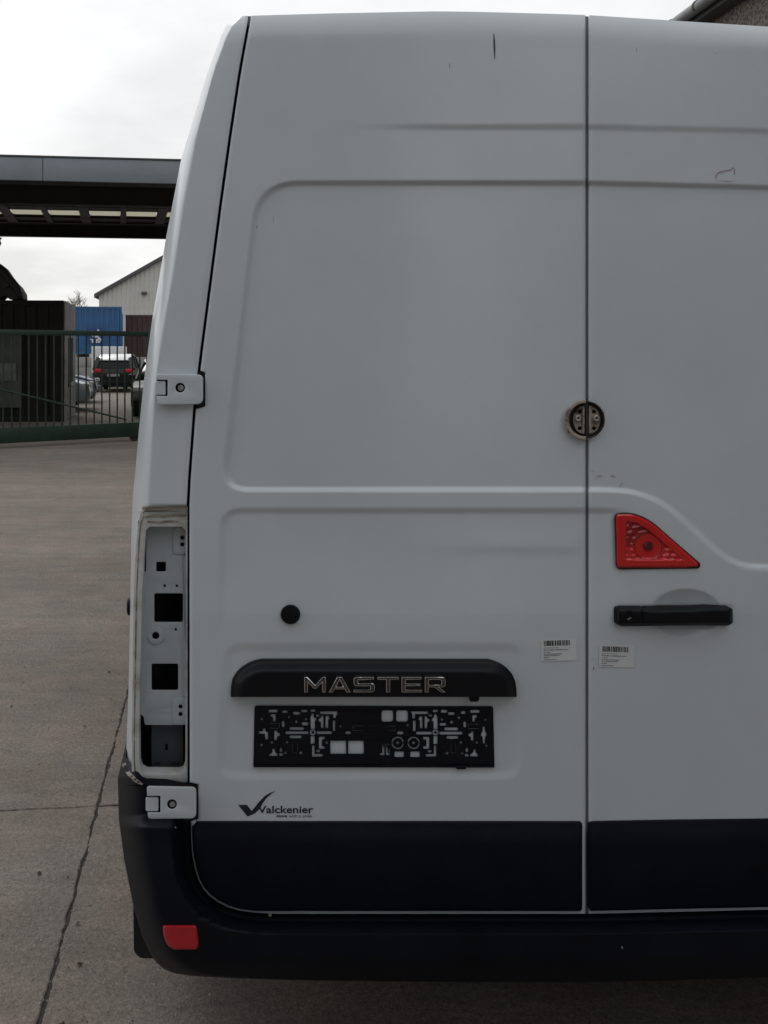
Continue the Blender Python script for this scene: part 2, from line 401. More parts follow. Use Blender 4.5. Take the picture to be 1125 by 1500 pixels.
# loose grit, twigs and leaf bits
gv = MB()
for k in range(520):
    y = 2.0 + 9 * rng.random() ** 2.0; x = rng.uniform(-.56 * y * .5 - .02, -.02) if rng.random() < .8 else rng.uniform(-.46, -.43)
    r = rng.uniform(.0008, .0028) * (1.5 if y > 4 else 1); n = len(gv.v)
    a0 = rng.random() * 6
    top = [(x + r * math.cos(a0 + a) * rng.uniform(.6, 1.3), y + r * math.sin(a0 + a) * rng.uniform(.6, 1.3), r * .3) for a in (0, 1.5, 3.1, 4.6)]
    gv.v += [(x, y, r * rng.uniform(.7, 1.1) + .002)] + top + [(x, y, -.004)]
    gv.f += [(n, n + 1 + q, n + 1 + (q + 1) % 4) for q in range(4)] + [(n + 5, n + 1 + (q + 1) % 4, n + 1 + q) for q in range(4)]
lf = MB()
for k in range(46):
    y = 2.1 + 8 * rng.random() ** 1.7; x = rng.uniform(-.26 * y - .05, -.05 * y - .05); r = rng.uniform(.003, .009); n = len(lf.v); a0 = rng.random() * 6
    for q in range(6): lf.v.append((x + r * math.cos(a0 + q) * rng.uniform(.4, 1.3), y + r * math.sin(a0 + q) * rng.uniform(.4, 1.3), rng.uniform(.001, .006)))
    lf.v.append((x, y, .004)); lf.f += [(n + 6, n + q, n + (q + 1) % 6) for q in range(6)]
o = lf.build('leaf_debris', mat('dry_leaf_bits', (.035, .026, .02), .9, var=.4)); o['kind'] = 'stuff'; setp(o, label='dark dry leaf crumbs scattered on the concrete yard', category='debris')
o = gv.build('grit', M['stone']); o['kind'] = 'stuff'; setp(o, label='pale loose grit scattered over the concrete yard', category='grit')

# ================================================================== THE VAN
van = empty('panel_van', (.85, D + .05, 0), 'white panel van parked tail towards the viewer, its left tail light missing', 'van')

xl_door = tab([(0, 369), (25, 367), (100, 354), (200, 339), (300, 325), (400, 312), (500, 299), (543, 293.5), (546, 300.5), (596, 300.5), (599, 287), (700, 279.5), (740, 277.5),
               (1146, 278), (1149, 290.5), (1201, 290.5), (1204, 279.5), (1230, 280), (1252, 281.5), (1275, 286), (1290, 291), (1303, 298), (1313, 307), (1322, 319), (1329, 333), (1334, 349), (1337, 372), (1338.5, 402)])
xr_door = lambda v: np.full(np.shape(v), 857.5)
UP_L = rounded([(377, 266), (1000, 266), (1000, 719), (325, 719)], [62, 0, 0, 40], 12)
LO_L = rounded([(322, 745), (1000, 745), (1000, 1600), (322, 1600)], [34, 0, 0, 0], 10)
PL_L = rounded([(333, 948), (764, 948), (758, 1136), (322, 1136)], 24, 6)
UP_R = [(700, 266), (1340, 266)] + rounded([(1340, 266), (1400, 832), (1300, 832)], [60, 40, 0], 8)[1:] + [(1125, 833), (1098, 832), (1082, 828.5), (1066, 821), (1048, 808), (1028, 790), (1005, 768), (985, 750), (965, 736.5), (945, 728), (925, 722.5), (905, 720), (880, 719), (700, 719)]
def h_common(U, V):
    h = .0045 * (1 - sst(180, 192, V)) * sst(480, 680, U)                       # upper fold
    return h
def h_left(U, V):
    h = h_common(U, V)
    h = h - .009 * (1 - sst(-7, 3, sdf(UP_L, U, V)))
    h = h - .006 * (1 - sst(-9, 3, sdf(LO_L, U, V))) * (1 - sst(800, 960, V))
    h = h - .0035 * (1 - sst(-9, 9, sdf(PL_L, U, V)))
    h = h + .0020 * np.exp(-((V - 800) / 9) ** 2 * (V > 800) - ((V - 800) / 22) ** 2 * (V <= 800)) * sst(560, 760, U) * (1 - sst(838, 856, U))
    h = h - .022 * (1 - sst(24, 27, np.hypot(U - 858.5, V - 615)))
    # large shallow waves of thin sheet metal
    h = h + .0007 * np.sin(U / 71 + 1.3) * np.sin(V / 96 + .4)
    return h
def h_right(U, V):
    h = h_common(U, V)
    h = h - .009 * (1 - sst(-7, 3, sdf(UP_R, U, V)))
    lo = (1 - sst(-9, 3, 745 - V)) * (1 - sst(800, 960, V)) * (1 - sst(880, 925, U))
    h = h - .006 * lo
    e = np.hypot((U - 1005) / 52, (V - 899) / 36)
    h = h - .0135 * np.clip(1 - e * e, 0, 1) ** .8
    h = h - .002 * (1 - sst(-2.5, 1.5, sdf(rr(901, 887, 1076, 921, 7), U, V)))
    h = h - .022 * (1 - sst(24, 27, np.hypot(U - 858.5, V - 615)))
    h = h + .0009 * np.sin(U / 64 + 2.0) * np.sin(V / 88 + 1.1)
    return h
rows = spread(18, 1338.5, 4.2, [(18, 30, 1.5), (176, 198, 1.6), (256, 278, 1.2), (538, 606, 1.2), (580, 650, 1.6), (708, 760, 1.2), (770, 830, 2), (855, 945, 2), (940, 965, 2.2), (1120, 1212, 1.3), (1240, 1300, 3), (1300, 1338.5, 1)])
wd = 575.
ts = np.concatenate([np.array([0, .6, 1.4, 2.6, 4.2, 6.4]), spread(9, wd - 9, 2.7), np.array([wd - 6.4, wd - 4.2, wd - 2.6, wd - 1.4, wd - .6, wd])]) / wd
edge = np.minimum(ts, 1 - ts) * wd; er = -.0035 * (1 - np.clip(edge / 4.2, 0, 1)) ** 2
U, V = rowgrid(rows, ts, xl_door, xr_door)
H = h_left(U, V) + er[None, :]
door = link('rear_door', grid_mesh('rear_door', U, V, H, .032), M['paint'], van, label='left rear door with the blank window panel and plate bracket')
xr2 = lambda v: np.full(np.shape(v), 857.9)
U, V = rowgrid(rows, ts, xl_door, xr2, True)
H = h_right(U, V) + er[None, ::-1]
door2 = link('rear_door', grid_mesh('rear_door', U, V, H, .032), M['paint'], van, label='right rear door with the red lamp and black handle')

# seal between the doors, and dark backing behind every gap
sl = MB(); n = 0
for v in np.arange(22, 1340, 12): 
    pass
vv = spread(20, 1338, 12); U, V = np.meshgrid([852., 857., 863., 867.], spread(20, 1338, 4))
link('door_seal', grid_mesh('door_seal', U, V, h_left(np.full(U.shape, 857.), V) * (np.hypot(U - 858.5, V - 615) > 30) - .0045 - .02 * (np.hypot(U - 858.5, V - 615) <= 30)), M['seal'], van)
bk = MB()
def body_ring():
    pass

# ---- body: corner pillar, side, roof
xs_top = tab([(18, 350), (24, 341), (32, 332), (45, 325.5), (100, 306), (200, 275.5), (235, 265), (300, 252.5), (350, 243), (400, 234.5), (470, 222.5), (545, 212.5), (584, 208), (640, 202.5), (700, 197.5), (720, 195), (780, 192.5), (900, 190.5), (1000, 188.5), (1100, 185), (1160, 182), (1340, 182)])
xc = tab([(18, 352), (32, 338), (50, 329), (100, 311.5), (200, 284.5), (300, 265.5), (400, 251), (465, 239), (542, 227), (600, 222), (700, 216.5), (760, 213), (1340, 210)])   # pillar crease
def xg(v): return xl_door_plain(v) - 4.2
xl_door_plain = tab([(0, 369), (25, 367), (100, 354), (200, 339), (300, 325), (400, 312), (500, 299), (543, 293.5), (599, 287), (700, 279.5), (740, 277.5), (1204, 278), (1340, 279)])
def pillar_depth(U, V, inner):
    a, c, s_ = inner(V), xc(V), xs_top(V)
    q = np.clip((c + 3 - U) / (c + 3 - s_), 0, 1)
    return -(.012 * np.clip((a - U) / np.maximum(a - c, 1), 0, 1.6) + .085 * q ** 1.35 + .115 * q ** 5)
pt = np.concatenate([np.linspace(0, .6, 12), np.linspace(.6, .92, 12)[1:], np.linspace(.92, 1, 9)[1:]])
prow = spread(18, 749, 6, [(18, 50, 2), (530, 610, 2), (725, 749, 1.5)])
def pillar_patch(vs_rows, inner, mir, tt=pt):
    a, b = inner(vs_rows), xs_top(vs_rows)
    U = a[:, None] + (b - a)[:, None] * tt[None, :]; V = np.repeat(vs_rows[:, None], len(tt), 1)
    H = pillar_depth(U, V, inner)
    e_ = np.abs(U - a[:, None]); H = H - .003 * (1 - np.clip(e_ / 4, 0, 1)) ** 2
    # the pillar rolls in towards the lamp recess
    H = H - .022 * sst(738, 749, V) * (vs_rows[:, None] < 760) * np.clip((U - 208) / 10, 0, 1) * (0 if mir else 1)
    if mir: U = mirror_u(U)
    return U, V, H
bv, bf = [], []
def add_grid(U, V, H, close_to=None):
    X, Y, Z = van_point(U, V, H); nr, nc = U.shape; n = len(bv)
    bv.extend(np.stack([X, Y, Z], -1).reshape(-1, 3).tolist())
    idx = np.arange(nr * nc).reshape(nr, nc) + n
    bf.extend(np.stack([idx[:-1, :-1], idx[:-1, 1:], idx[1:, 1:], idx[1:, :-1]], -1).reshape(-1, 4).tolist())
    return idx
xo = tab([(749, 211.5), (760, 208), (800, 203.5), (850, 200.5), (1000, 197), (1080, 195), (1142, 195)])       # outer edge of the lamp recess
idx_up = add_grid(*pillar_patch(prow, xg, False))
lrow = spread(749, 1150, 6)
idx_lo = add_grid(*pillar_patch(lrow, xo, False, np.linspace(0, 1, 14)))
mrow = np.concatenate([prow, lrow[1:]])
idx_r = add_grid(*pillar_patch(mrow, xg, True))
# inner returns so that gaps look into a dark body
def extrude_col(col, dy, dx=0):
    n = len(bv)
    for i in col:
        x, y, z = bv[i]; bv.append((x + dx, y + dy, z))
    for k in range(len(col) - 1): bf.append((int(col[k]), int(col[k + 1]), n + k + 1, n + k))
    return list(range(n, n + len(col)))
extrude_col(idx_up[:, 0], .05); extrude_col(idx_r[:, 0], .05)
# sides run forward; roof closes the top
sideL = list(idx_up[:, -1]) + list(idx_lo[1:, -1]); sideR = list(idx_r[:, -1])
# extra lower rows of the side, down to the sill
def lower(col, xside):
    n = len(bv); last = bv[col[-1]]
    for z in (.55, .42, .36): bv.append((last[0] + (.0 if z > .4 else .03) * xside, last[1], z))
    return col + [n, n + 1, n + 2]
sideL = lower(sideL, 1); sideR = lower(sideR, -1)
cols = [(sideL, sideR)]
def shift_col(col, y, zmax=None, xin=0, sgn=1):
    n = len(bv)
    for i in col:
        x, _, z = bv[i]
        bv.append((x + sgn * xin, y, min(z, zmax) if zmax else z))
    return list(range(n, n + len(col)))
for (y, zm, xi) in ((2.6, None, -.004), (4.2, None, -.004), (6.0, None, 0), (6.5, 2.05, .02), (6.95, 1.42, .05), (7.45, 1.12, .10), (7.62, .8, .18)):
    cols.append((shift_col(sideL, y, zm, xi, 1), shift_col(sideR, y, zm, xi, -1)))
for (l0, r0), (l1, r1) in zip(cols[:-1], cols[1:]):
    for k in range(len(l0) - 1):
        bf.append((int(l0[k]), int(l0[k + 1]), int(l1[k + 1]), int(l1[k])))
    for k in range(len(r0) - 1):
        bf.append((int(r0[k]), int(r0[k + 1]), int(r1[k + 1]), int(r1[k])))
    bf.append((int(l0[0]), int(l1[0]), int(r1[0]), int(r0[0])))
    bf.append((int(l0[-1]), int(l1[-1]), int(r1[-1]), int(r0[-1])))
bf.append(tuple(int(i) for i in cols[-1][0]) + tuple(int(i) for i in reversed(cols[-1][1])))
# roof header between the pillar tops, just under the door tops
tu = np.linspace(float(xs_top(20)), mirror_u(float(xs_top(20))), 60)
n = len(bv)
for (dv_, dd) in ((4, .03), (4, .25)):
    for u in tu:
        x, y, z = van_point(u, 20 + dv_, 0); bv.append((float(x), float(y) + dd, float(z)))
for k in range(59): bf.append((n + k, n + k + 1, n + 60 + k + 1, n + 60 + k))
me = bpy.data.meshes.new('body'); me.from_pydata(bv, [], bf); me.update(); autosmooth(me, 40)
link('body', me, M['paint'], van)
# added black sheet a hand's width inside the rear opening, so no sky shows through the gaps
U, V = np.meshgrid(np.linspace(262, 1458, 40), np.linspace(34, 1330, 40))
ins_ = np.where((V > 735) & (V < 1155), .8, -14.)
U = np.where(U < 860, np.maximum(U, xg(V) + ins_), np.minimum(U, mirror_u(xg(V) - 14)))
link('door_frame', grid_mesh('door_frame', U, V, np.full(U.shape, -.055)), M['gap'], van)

# ---- tail lamp recess
rec = setp(bpy.data.objects.new('lamp_recess', None)); 
open_L = [(214, 777), (219, 771.5), (266, 771.5), (272, 777), (272.5, 860), (272, 1000), (271.5, 1122), (268, 1132), (262, 1134.5), (214, 1134), (207, 1130), (204.5, 1120), (204, 1060), (205.5, 980), (208, 880), (211, 815)]
flange_out = [(206, 750), (275, 749), (275, 1146), (200, 1146), (193, 1138), (193, 1080), (194, 1000), (196, 850), (200, 790), (203, 765)]
me = curve_mesh([flange_out, open_L], .8, .5, 1); on_van(me, -.026)
fl = link('lamp_recess', me, M['paint_dirty'], van, label='empty tail light recess with bare metal and dirt')
# wall from the flange back to the plate
def wallstrip(name, poly, l0, l1, material, parent):
    m = len(poly); v = [tuple(float(c) for c in van_point(x, y, l0)) for x, y in poly] + [tuple(float(c) for c in van_point(x, y, l1)) for x, y in poly]
    # straight back, not along the view ray
    v = v[:m] + [(v[i][0], v[i][1] + (l0 - l1), v[i][2]) for i in range(m)]
    f = [(i, (i + 1) % m, m + (i + 1) % m, m + i) for i in range(m)]
    return link(name, autosmooth(mesh(name, v, f), 50), material, parent)
wallstrip('recess_wall', open_L, -.026, -.060, M['paint_dirty'], fl)
# shelf and rolled edge above and beside the recess
shelf = []
U, V = np.meshgrid(np.linspace(208, 275, 16), np.array([742., 745, 748, 751, 756, 762, 768, 772]))
Hs = -(.004 + .026 * sst(742, 750, V)) - .045 * np.clip((213 - U) / 8, 0, 1) ** 2
link('shelf', grid_mesh('shelf', U, V, Hs - .001), M['grimy_shelf'], fl, label='grimy shelf above the missing tail light')
seal_m = mat('brown_sealer_grime', (.17, .125, .08), .8, color2=(.42, .38, .32), c2=(.45, .62), c2scale=22)
def band(pts, w_):
    L_, R_ = [], []
    for i, p in enumerate(pts):
        a_ = Vector(pts[max(i - 1, 0)]); b_ = Vector(pts[min(i + 1, len(pts) - 1)]); t_ = (b_ - a_).normalized(); q_ = w_ * (.7 + .5 * abs(math.sin(i * 2.3)))
        L_.append((p[0] - t_.y * q_, p[1] + t_.x * q_)); R_.append((p[0] + t_.y * q_, p[1] - t_.x * q_))
    return L_ + R_[::-1]
for pts, w_ in (([(210.5, 756), (206, 768), (204, 790), (202.5, 820), (200.5, 860), (199, 920), (198, 1000), (197, 1060), (196.6, 1110), (198, 1132), (203, 1141)], .9),):
    me = curve_mesh([band(pts, w_)], .5); on_van(me, -.0245); link('sealer_line', me, seal_m, fl)
for pts, w_, lf_ in (([(212, 757.5), (225, 755.5), (240, 756.2), (255, 754.6), (273, 755.2)], 1.6, -.0225), ([(216, 764), (232, 765), (250, 763.5), (262, 764.5)], 1.2, -.0225), ([(209.5, 752), (214, 745.8), (224, 743.6), (245, 743.2), (262, 743.4), (274, 742.6)], .8, .001)):
    me = curve_mesh([band(pts, w_)], .4); on_van(me, lf_); link('sealer_line', me, seal_m, fl)
holes = [rr(229, 823, 243, 837, 1.5), circ(241, 858, 2, 10), circ(259, 858, 2, 10), rr(226, 869, 268, 911, 3), circ(257.5, 922, 2, 10), circ(228, 931, 5.2, 16),
         rr(222, 972, 261, 1010.5, 3), circ(267, 787.5, 3, 12), circ(267, 797.5, 3, 12), circ(264.5, 1035, 3, 12), circ(264.5, 1046, 3, 12)]
pl_out = [(215, 764), (280, 764), (280, 1062), (214, 1062), (211.5, 1060), (210.5, 1050), (207, 1047), (203, 1047), (206, 960), (207, 838), (214, 837)]
def depth_scale(poly, lift):   # keep the drawn place when the piece lies deeper
    return poly
me = curve_mesh([pl_out] + holes, .8, .3, 1); on_van(me, -.062)
bp_ = link('back_plate', me, M['inner'], fl, label='bare grey lamp mounting plate with square holes')
for cx, cy in ((228, 931),):
    me = curve_mesh([circ(cx, cy, 13, 24), circ(cx, cy, 5.4, 16)], 1.0, 1.0, 2); on_van(me, -.060); link('boss', me, M['inner'], fl)
for (x0, y0, x1, y1, hs) in ((253, 772, 274, 812, (787.5, 797.5)), (252, 1022, 274, 1062, (1035, 1046))):
    hx = 267 if y0 < 900 else 264.5
    me = curve_mesh([rr(x0, y0, x1, y1, 8), circ(hx, hs[0], 3.1, 12), circ(hx, hs[1], 3.1, 12)], 1.2, 1.2, 2); on_van(me, -.0595); link('pad', me, M['inner'], fl)
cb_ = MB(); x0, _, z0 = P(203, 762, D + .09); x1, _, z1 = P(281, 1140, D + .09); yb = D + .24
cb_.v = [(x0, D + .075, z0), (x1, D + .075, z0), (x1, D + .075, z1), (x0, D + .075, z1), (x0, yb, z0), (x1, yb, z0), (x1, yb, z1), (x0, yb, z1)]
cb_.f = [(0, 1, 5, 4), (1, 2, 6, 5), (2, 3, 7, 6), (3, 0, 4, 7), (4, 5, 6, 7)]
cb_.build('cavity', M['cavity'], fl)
me = curve_mesh([rr(222, 1050, 268, 1124, 3), rr(242, 1090, 246, 1099, 1.5)], .8); on_van(me, -.085); link('inner_bracket', me, mat('dark_blue_steel', (.055, .065, .08), .6, var=.2), fl)
for wx in ((226, 234), (250, 262)):
    me = curve_mesh([rr(wx[0], 1117, wx[1], 1119.5, .5)], .4); on_van(me, -.083); link('weld_tab', me, M['gap'], fl)
# light foam spacer showing where the bumper meets the body
rl = MB()
me = curve_mesh([rounded([(mirror_u(272), 760), (mirror_u(200), 760), (mirror_u(196), 1140), (mirror_u(272), 1140)], 12)], 8, 5, 3); on_van(me, 0)
link('tail_light', me, M['red'], van, label='fitted right tail light')

# ---- hinges
def hinge(x0, y0, x1, y1, sx0, sx1, sy0, sy1, cx, cy, mir=False, lift=0.):
    f = (lambda p: [(mirror_u(a), b) for a, b in p][::-1]) if mir else (lambda p: p)
    up = lift
    xs0 = max(sx0, x0) - 1.5
    out_ = rounded([(x0, y0), (x1, y0 + 1.5), (x1, y1 - 1), (x0 + 2, y1), (x0 + 1.2, sy1), (sx1, sy1), (sx1, sy0), (x0 + .6, sy0)], [5, 7, 9, 5, 0, 0, 0, 0], 5)
    me = curve_mesh([f(out_), f(circ(cx, cy, 7, 24))], 5.0, 1.2, 2); on_van(me, .004 + up)
    h = link('hinge', me, M['paint'], van)
    me = curve_mesh([f(rounded([(xs0, sy0 + 1.6), (sx1 - 2.8, sy0 + 1.6), (sx1 - 2.8, sy1 - 1.6), (xs0, sy1 - 1.6)], 2.5))], 4, 1.5, 2); on_van(me, .001 + up); link('knuckle', me, M['paint'], h)
    me = curve_mesh([f(rr(x0 + 1, y0 + 4, x1 - 6, y1 - 4, 2))], .3); on_van(me, -.0025 + up); link('slot_backing', me, M['gap'], h)  # black sheet standing in for the shade around the knuckle
    me = curve_mesh([f(circ(cx + .6, cy, 4.4, 20))], 1.6, 1, 2); on_van(me, .005 + up); link('screw', me, M['steel'], h)
    me = curve_mesh([f(rr(x0 + 30, y0 - 3, x1 + 3, y1 + 3, 8))], .5); on_van(me, -.008); link('hinge_gasket', me, M['gap'], h)  # thin black sheet edging the hinge
for mir in (False, True):
    hinge(228.5, 547.5, 297.5, 593, 228, 245.5, 556.5, 580, 264, 568, mir)
    hinge(215, 1151, 287.5, 1200, 215, 235, 1166, 1190, 252, 1178, mir, .022)

# ---- black lower cladding on the doors
def inset_l(v): return np.maximum(xl_door(np.minimum(v + 2.6, 1338.4)), xl_door(v)) + 1.5
def clad(mir, u_end):
    vs_r = np.concatenate([[1203.5, 1204.2, 1205.5, 1208], spread(1212, 1334.5, 4, [(1300, 1336, 1)])])
    tt = np.concatenate([[0, .001, .003, .006], np.linspace(.012, .985, 60), [.993, .997, 1]])
    a = np.where(vs_r < 1212, 287 - (vs_r - 1203.5) * .25, 0); 
    lft = lambda v: np.where(v < 1207, 287.0, np.where(v < 1212, 285.0, inset_l(v)))
    rgt = lambda v: np.full(np.shape(v), u_end) - 2.5 * (np.clip((1208 - v) / 4, 0, 1) ** 2 + np.clip((v - 1330) / 4.5, 0, 1) ** 2)
    U, V = rowgrid(vs_r, tt, lft, rgt, mir)
    e_ = np.minimum(V - 1203, 1335 - V)
    H = .004 + .011 * sst(0, 34, V - 1203) ** .8 - .003 * sst(60, 130, V - 1203)
    H = H * np.clip(.55 + e_ / 6, 0, 1)
    tt2 = np.minimum(tt, 1 - tt); H = H * (1 - .5 * (1 - np.clip(tt2 / .006, 0, 1)) ** 2)[None, :]
    return link('lower_cladding', grid_mesh('lower_cladding', U, V, H, .02), M['plastic'], van)
clad(False, 853.0); clad(True, 857.0)

# ---- bumper
door_outline = [(1000, 1100)] + [(float(xl_door(v)), v) for v in np.concatenate([[1100, 1145, 1205], spread(1212, 1338.5, 3)])] + [(1000, 1338.5), (1440, 1338.5), (1441, 1100)]
bs = tab([(1117, 180), (1125, 176.5), (1140, 172.5), (1200, 174), (1260, 182), (1330, 196), (1370, 207.5), (1395, 219), (1410, 229), (1420, 241), (1426, 256), (1430, 285), (1433, 340), (1436, 430), (1438, 560), (1439, 700)])
def bump_h(U, V, sil, mir):
    Um = mirror_u(U) if mir else U
    dist = sdf(door_outline, Um, V)
    q = Um - sil
    rnd = .17 * (1 - np.clip(q / 44, 0, 1)) ** 2.6
    pr = .020 + .045 * sst(1192, 1214, V) + .012 * sst(1214, 1290, V)
    low = .05 * np.clip((V - 1398) / 42, 0, 1) ** 2
    return pr * sst(12, 31, dist) - .012 * (1 - sst(6, 20, dist)) - rnd - low
xv, xf = [], []
def add_b(U, V, H, rim_cols=()):
    X, Y, Z = van_point(U, V, H); nr, nc = U.shape; n = len(xv)
    xv.extend(np.stack([X, Y, Z], -1).reshape(-1, 3).tolist()); idx = np.arange(nr * nc).reshape(nr, nc) + n
    xf.extend(np.stack([idx[:-1, :-1], idx[:-1, 1:], idx[1:, 1:], idx[1:, :-1]], -1).reshape(-1, 4).tolist()); return idx
def back(col, dy, dz=0):
    n = len(xv)
    for i in col: x, y, z = xv[i]; xv.append((x, y + dy, z + dz))
    xf.extend([(int(col[k]), int(col[k + 1]), n + k + 1, n + k) for k in range(len(col) - 1)])
top_r = tab([(1117, 182), (1130, 191), (1148, 207), (1150, 214), (1151.5, 276), (1204, 276.2), (1212, 276.4)])
for mir in (False, True):
    vr = spread(1117, 1339.5, 4, [(1117, 1155, 1.5), (1188, 1218, 1.5), (1300, 1339.5, 1.5)])
    tt = np.concatenate([np.linspace(0, .3, 14) ** 1.0, np.linspace(.3, 1, 30)[1:]])
    rg = lambda v: np.where(v < 1206, top_r(v), xl_door(np.minimum(v, 1338.5)) - 3.2)
    a, b = bs(vr), rg(vr)
    U = a[:, None] + (b - a)[:, None] * tt[None, :]; V = np.repeat(vr[:, None], len(tt), 1); sil = a[:, None]
    if mir: U = mirror_u(U)
    ix = add_b(U, V, bump_h(U, V, sil, mir)); back(ix[:, 0], .35); back(ix[:, -1], .03); back(ix[0, :], .12)
vr = np.concatenate([spread(1339.5, 1439, 2.5), ]); tt = np.concatenate([np.linspace(0, .06, 14), np.linspace(.06, .94, 90)[1:], np.linspace(.94, 1, 14)[1:]])
a = bs(vr); b = mirror_u(a)
U = a[:, None] + (b - a)[:, None] * tt[None, :]; V = np.repeat(vr[:, None], len(tt), 1)
Um = np.where(U > 860, mirror_u(U), U)
dist = V - 1338.5; dl = sdf(door_outline, Um, V)
H = bump_h(Um, V, a[:, None], False)
ix = add_b(U, V, H); back(ix[-1, :], .30, .0); back(ix[0, :], .03); back(ix[:, 0], .3); back(ix[:, -1], .3)
me = bpy.data.meshes.new('bumper'); me.from_pydata(xv, [], xf); me.update(); autosmooth(me, 55)
bumper = link('bumper', me, M['plastic'], van)
def bh(u, v): return float(bump_h(np.array([[u]], float), np.array([[v]], float), np.array([[float(bs(v))]]), False)[0, 0])
for mir in (False, True):
    vr_ = np.array([1356.2, 1356.8, 1358, 1360, 1365, 1371, 1377, 1382, 1386, 1389, 1390.4, 1391]); tt_ = np.concatenate([[0, .02, .05], np.linspace(.1, .9, 18), [.95, .98, 1]])
    rl_l = tab([(1356, 240), (1358, 238.4), (1368, 239), (1380, 242.5), (1386, 247), (1391, 255)]); rl_r = tab([(1356, 286), (1359, 288.5), (1380, 291), (1388, 290.5), (1391, 287)])
    U, V = rowgrid(vr_, tt_, rl_l, rl_r); e_ = np.minimum(np.minimum(V - 1356, 1391.2 - V), np.minimum(U - rl_l(V), rl_r(V) - U))
    H = bump_h(U, V, bs(V), False) + .001 + .004 * np.clip(e_ / 2, 0, 1) ** .6
    if mir: U = mirror_u(U)
    link('reflector', grid_mesh('reflector', U, V, H, .006), M['redflat'], bumper)
me = curve_mesh([[(178, 1119), (186, 1135), (197, 1145.5), (208, 1150.5), (209.5, 1148), (200, 1141), (191, 1131.5), (183.5, 1117)], rr(191.5, 1136, 194.5, 1138.5, .8), rr(196, 1140.5, 199.5, 1143, .8), rr(201, 1144, 205, 1146.5, .8)], 1.2, .3); on_van(me, .0025, hfun=lambda u, v: bh(u, v))
link('bumper_spacer', me, M['beige'], van)
# mud flap behind the bumper corner
mf = MB(); y_ = 2.12
fp = rounded([(195, 1310), (258, 1310), (258, 1404), (206, 1404), (196, 1394)], [0, 0, 2, 5, 5], 4)
mf.prism(fp, lambda u, v: P(u, v, y_), lambda u, v: (P(u, v, y_)[0], y_ + .012, P(u, v, y_)[2])); mf.build('mud_flap', M['tyre'], van)
# small chips on the bumper
for (x_, y0_) in ((257, 1212), (911, 1389)):
    me = curve_mesh([[(x_ - .7, y0_ - 2), (x_ + .7, y0_ - .6), (x_ + 1, y0_ + 2), (x_, y0_ + 1.4)]], .2); on_van(me, .0012, hfun=lambda u, v: bh(u, v)); link('paint_chip', me, M['paper'], bumper)
plate('drain_plug', [circ(395.5, 1340.5, 2.8, 12)], -.002, 1.6, M['grime'], van, .5)

# ---- wheels
def wheel(parent, x, y, side, r=.335, wd_=.225, world=True):
    prof = [(r - .09, 0), (r - .02, 0), (r, .025), (r, wd_ - .025), (r - .02, wd_), (r - .09, wd_)]; K = 36
    v = []; f = []
    for k in range(K):
        a_ = 2 * math.pi * k / K
        for (q, t) in prof: v.append((x - side * t, y + q * math.cos(a_), r + q * math.sin(a_)))
    m = len(prof)
    for k in range(K):
        for j in range(m): f.append((k * m + j, k * m + (j + 1) % m, ((k + 1) % K) * m + (j + 1) % m, ((k + 1) % K) * m + j))
    w_ = link('wheel', autosmooth(mesh('wheel', v, f), 40), M['tyre'], parent, world)
    rim = MB(); q = r - .088
    rim.tube([(x - side * .03, y, r), (x - side * (wd_ - .03), y, r)], q, 28); rim.tube([(x - side * .012, y, r), (x - side * .04, y, r)], q * .35, 14)
    for k in range(5):
        a_ = 2 * math.pi * k / 5
        rim.tube([(x - side * .02, y + .3 * q * math.cos(a_), r + .3 * q * math.sin(a_)), (x - side * .022, y + .93 * q * math.cos(a_), r + .93 * q * math.sin(a_))], .022, 6)
    rim.build('rim', M['rim'], w_, smooth=True, world=world)
xL = bv[sideL[-8]][0]; xR = bv[sideR[-8]][0]
for y in (3.05, 6.55): wheel(van, xL + .012, y, -1); wheel(van, xR - .012, y, 1)
# side marker, moulding, cab glass
b_ = MB(); x_, _, z_ = P(186.3, 888, 2.14); b_.tube([(x_ + .04, 2.14, z_), (x_ + .003, 2.14, z_), (x_, 2.14, z_)], [.022, .022, .016], 18); 
o = b_.build('side_marker', M['trim'], van, smooth=True)
for sx, xx in ((-1, xL), (1, xR)):
    MB().box(min(xx, xx + sx * .014), 2.4, .62, max(xx, xx + sx * .014), 5.9, .76).build('side_moulding', M['plastic'], van, bevel=.004)
    MB().prism([(6.0, 1.35), (6.55, 1.35), (6.45, 1.9), (6.05, 1.95)], lambda y, z: (xx - sx * .02 - sx * max(0, z - 1.5) * .12, y, z), lambda y, z: (xx + sx * .006 - sx * max(0, z - 1.5) * .12, y, z)).build('cab_window', M['glass'], van)

# ---- badge trim with letters
tr_l = tab([(966, 392), (967, 384), (969, 374), (973, 364), (979, 354), (987, 346), (997, 340.5), (1008, 338.5), (1021, 338)])
tr_r = tab([(966, 708), (967, 716), (969, 724), (973, 734), (979, 743), (987, 750), (997, 754.5), (1008, 756.5), (1021, 757)])
vr = spread(967, 1021, 1.5); tt = np.concatenate([[0, .003, .008, .016], np.linspace(.03, .97, 50), [.984, .992, .997, 1]])
U, V = rowgrid(vr, tt, tr_l, tr_r); ol = [(float(tr_l(v)), v) for v in vr] ; orr = [(float(tr_r(v)), v) for v in vr[::-1]]
dd = -sdf(ol + [(338, 1060), (757, 1060)] + orr, U, V)
Htrim = lambda d_: .010 + .024 * sst(-1, 19, d_)
trim = link('badge_trim', grid_mesh('badge_trim', U, V, Htrim(dd) - .0035, .034), M['trim'], van, label='black moulding above the plate bracket lettered MASTER')
plate('latch_tab', [rounded([(686, 1019), (703, 1019), (701, 1028), (688, 1028)], 3)], .012, 8, M['trim'], trim, 1.5)
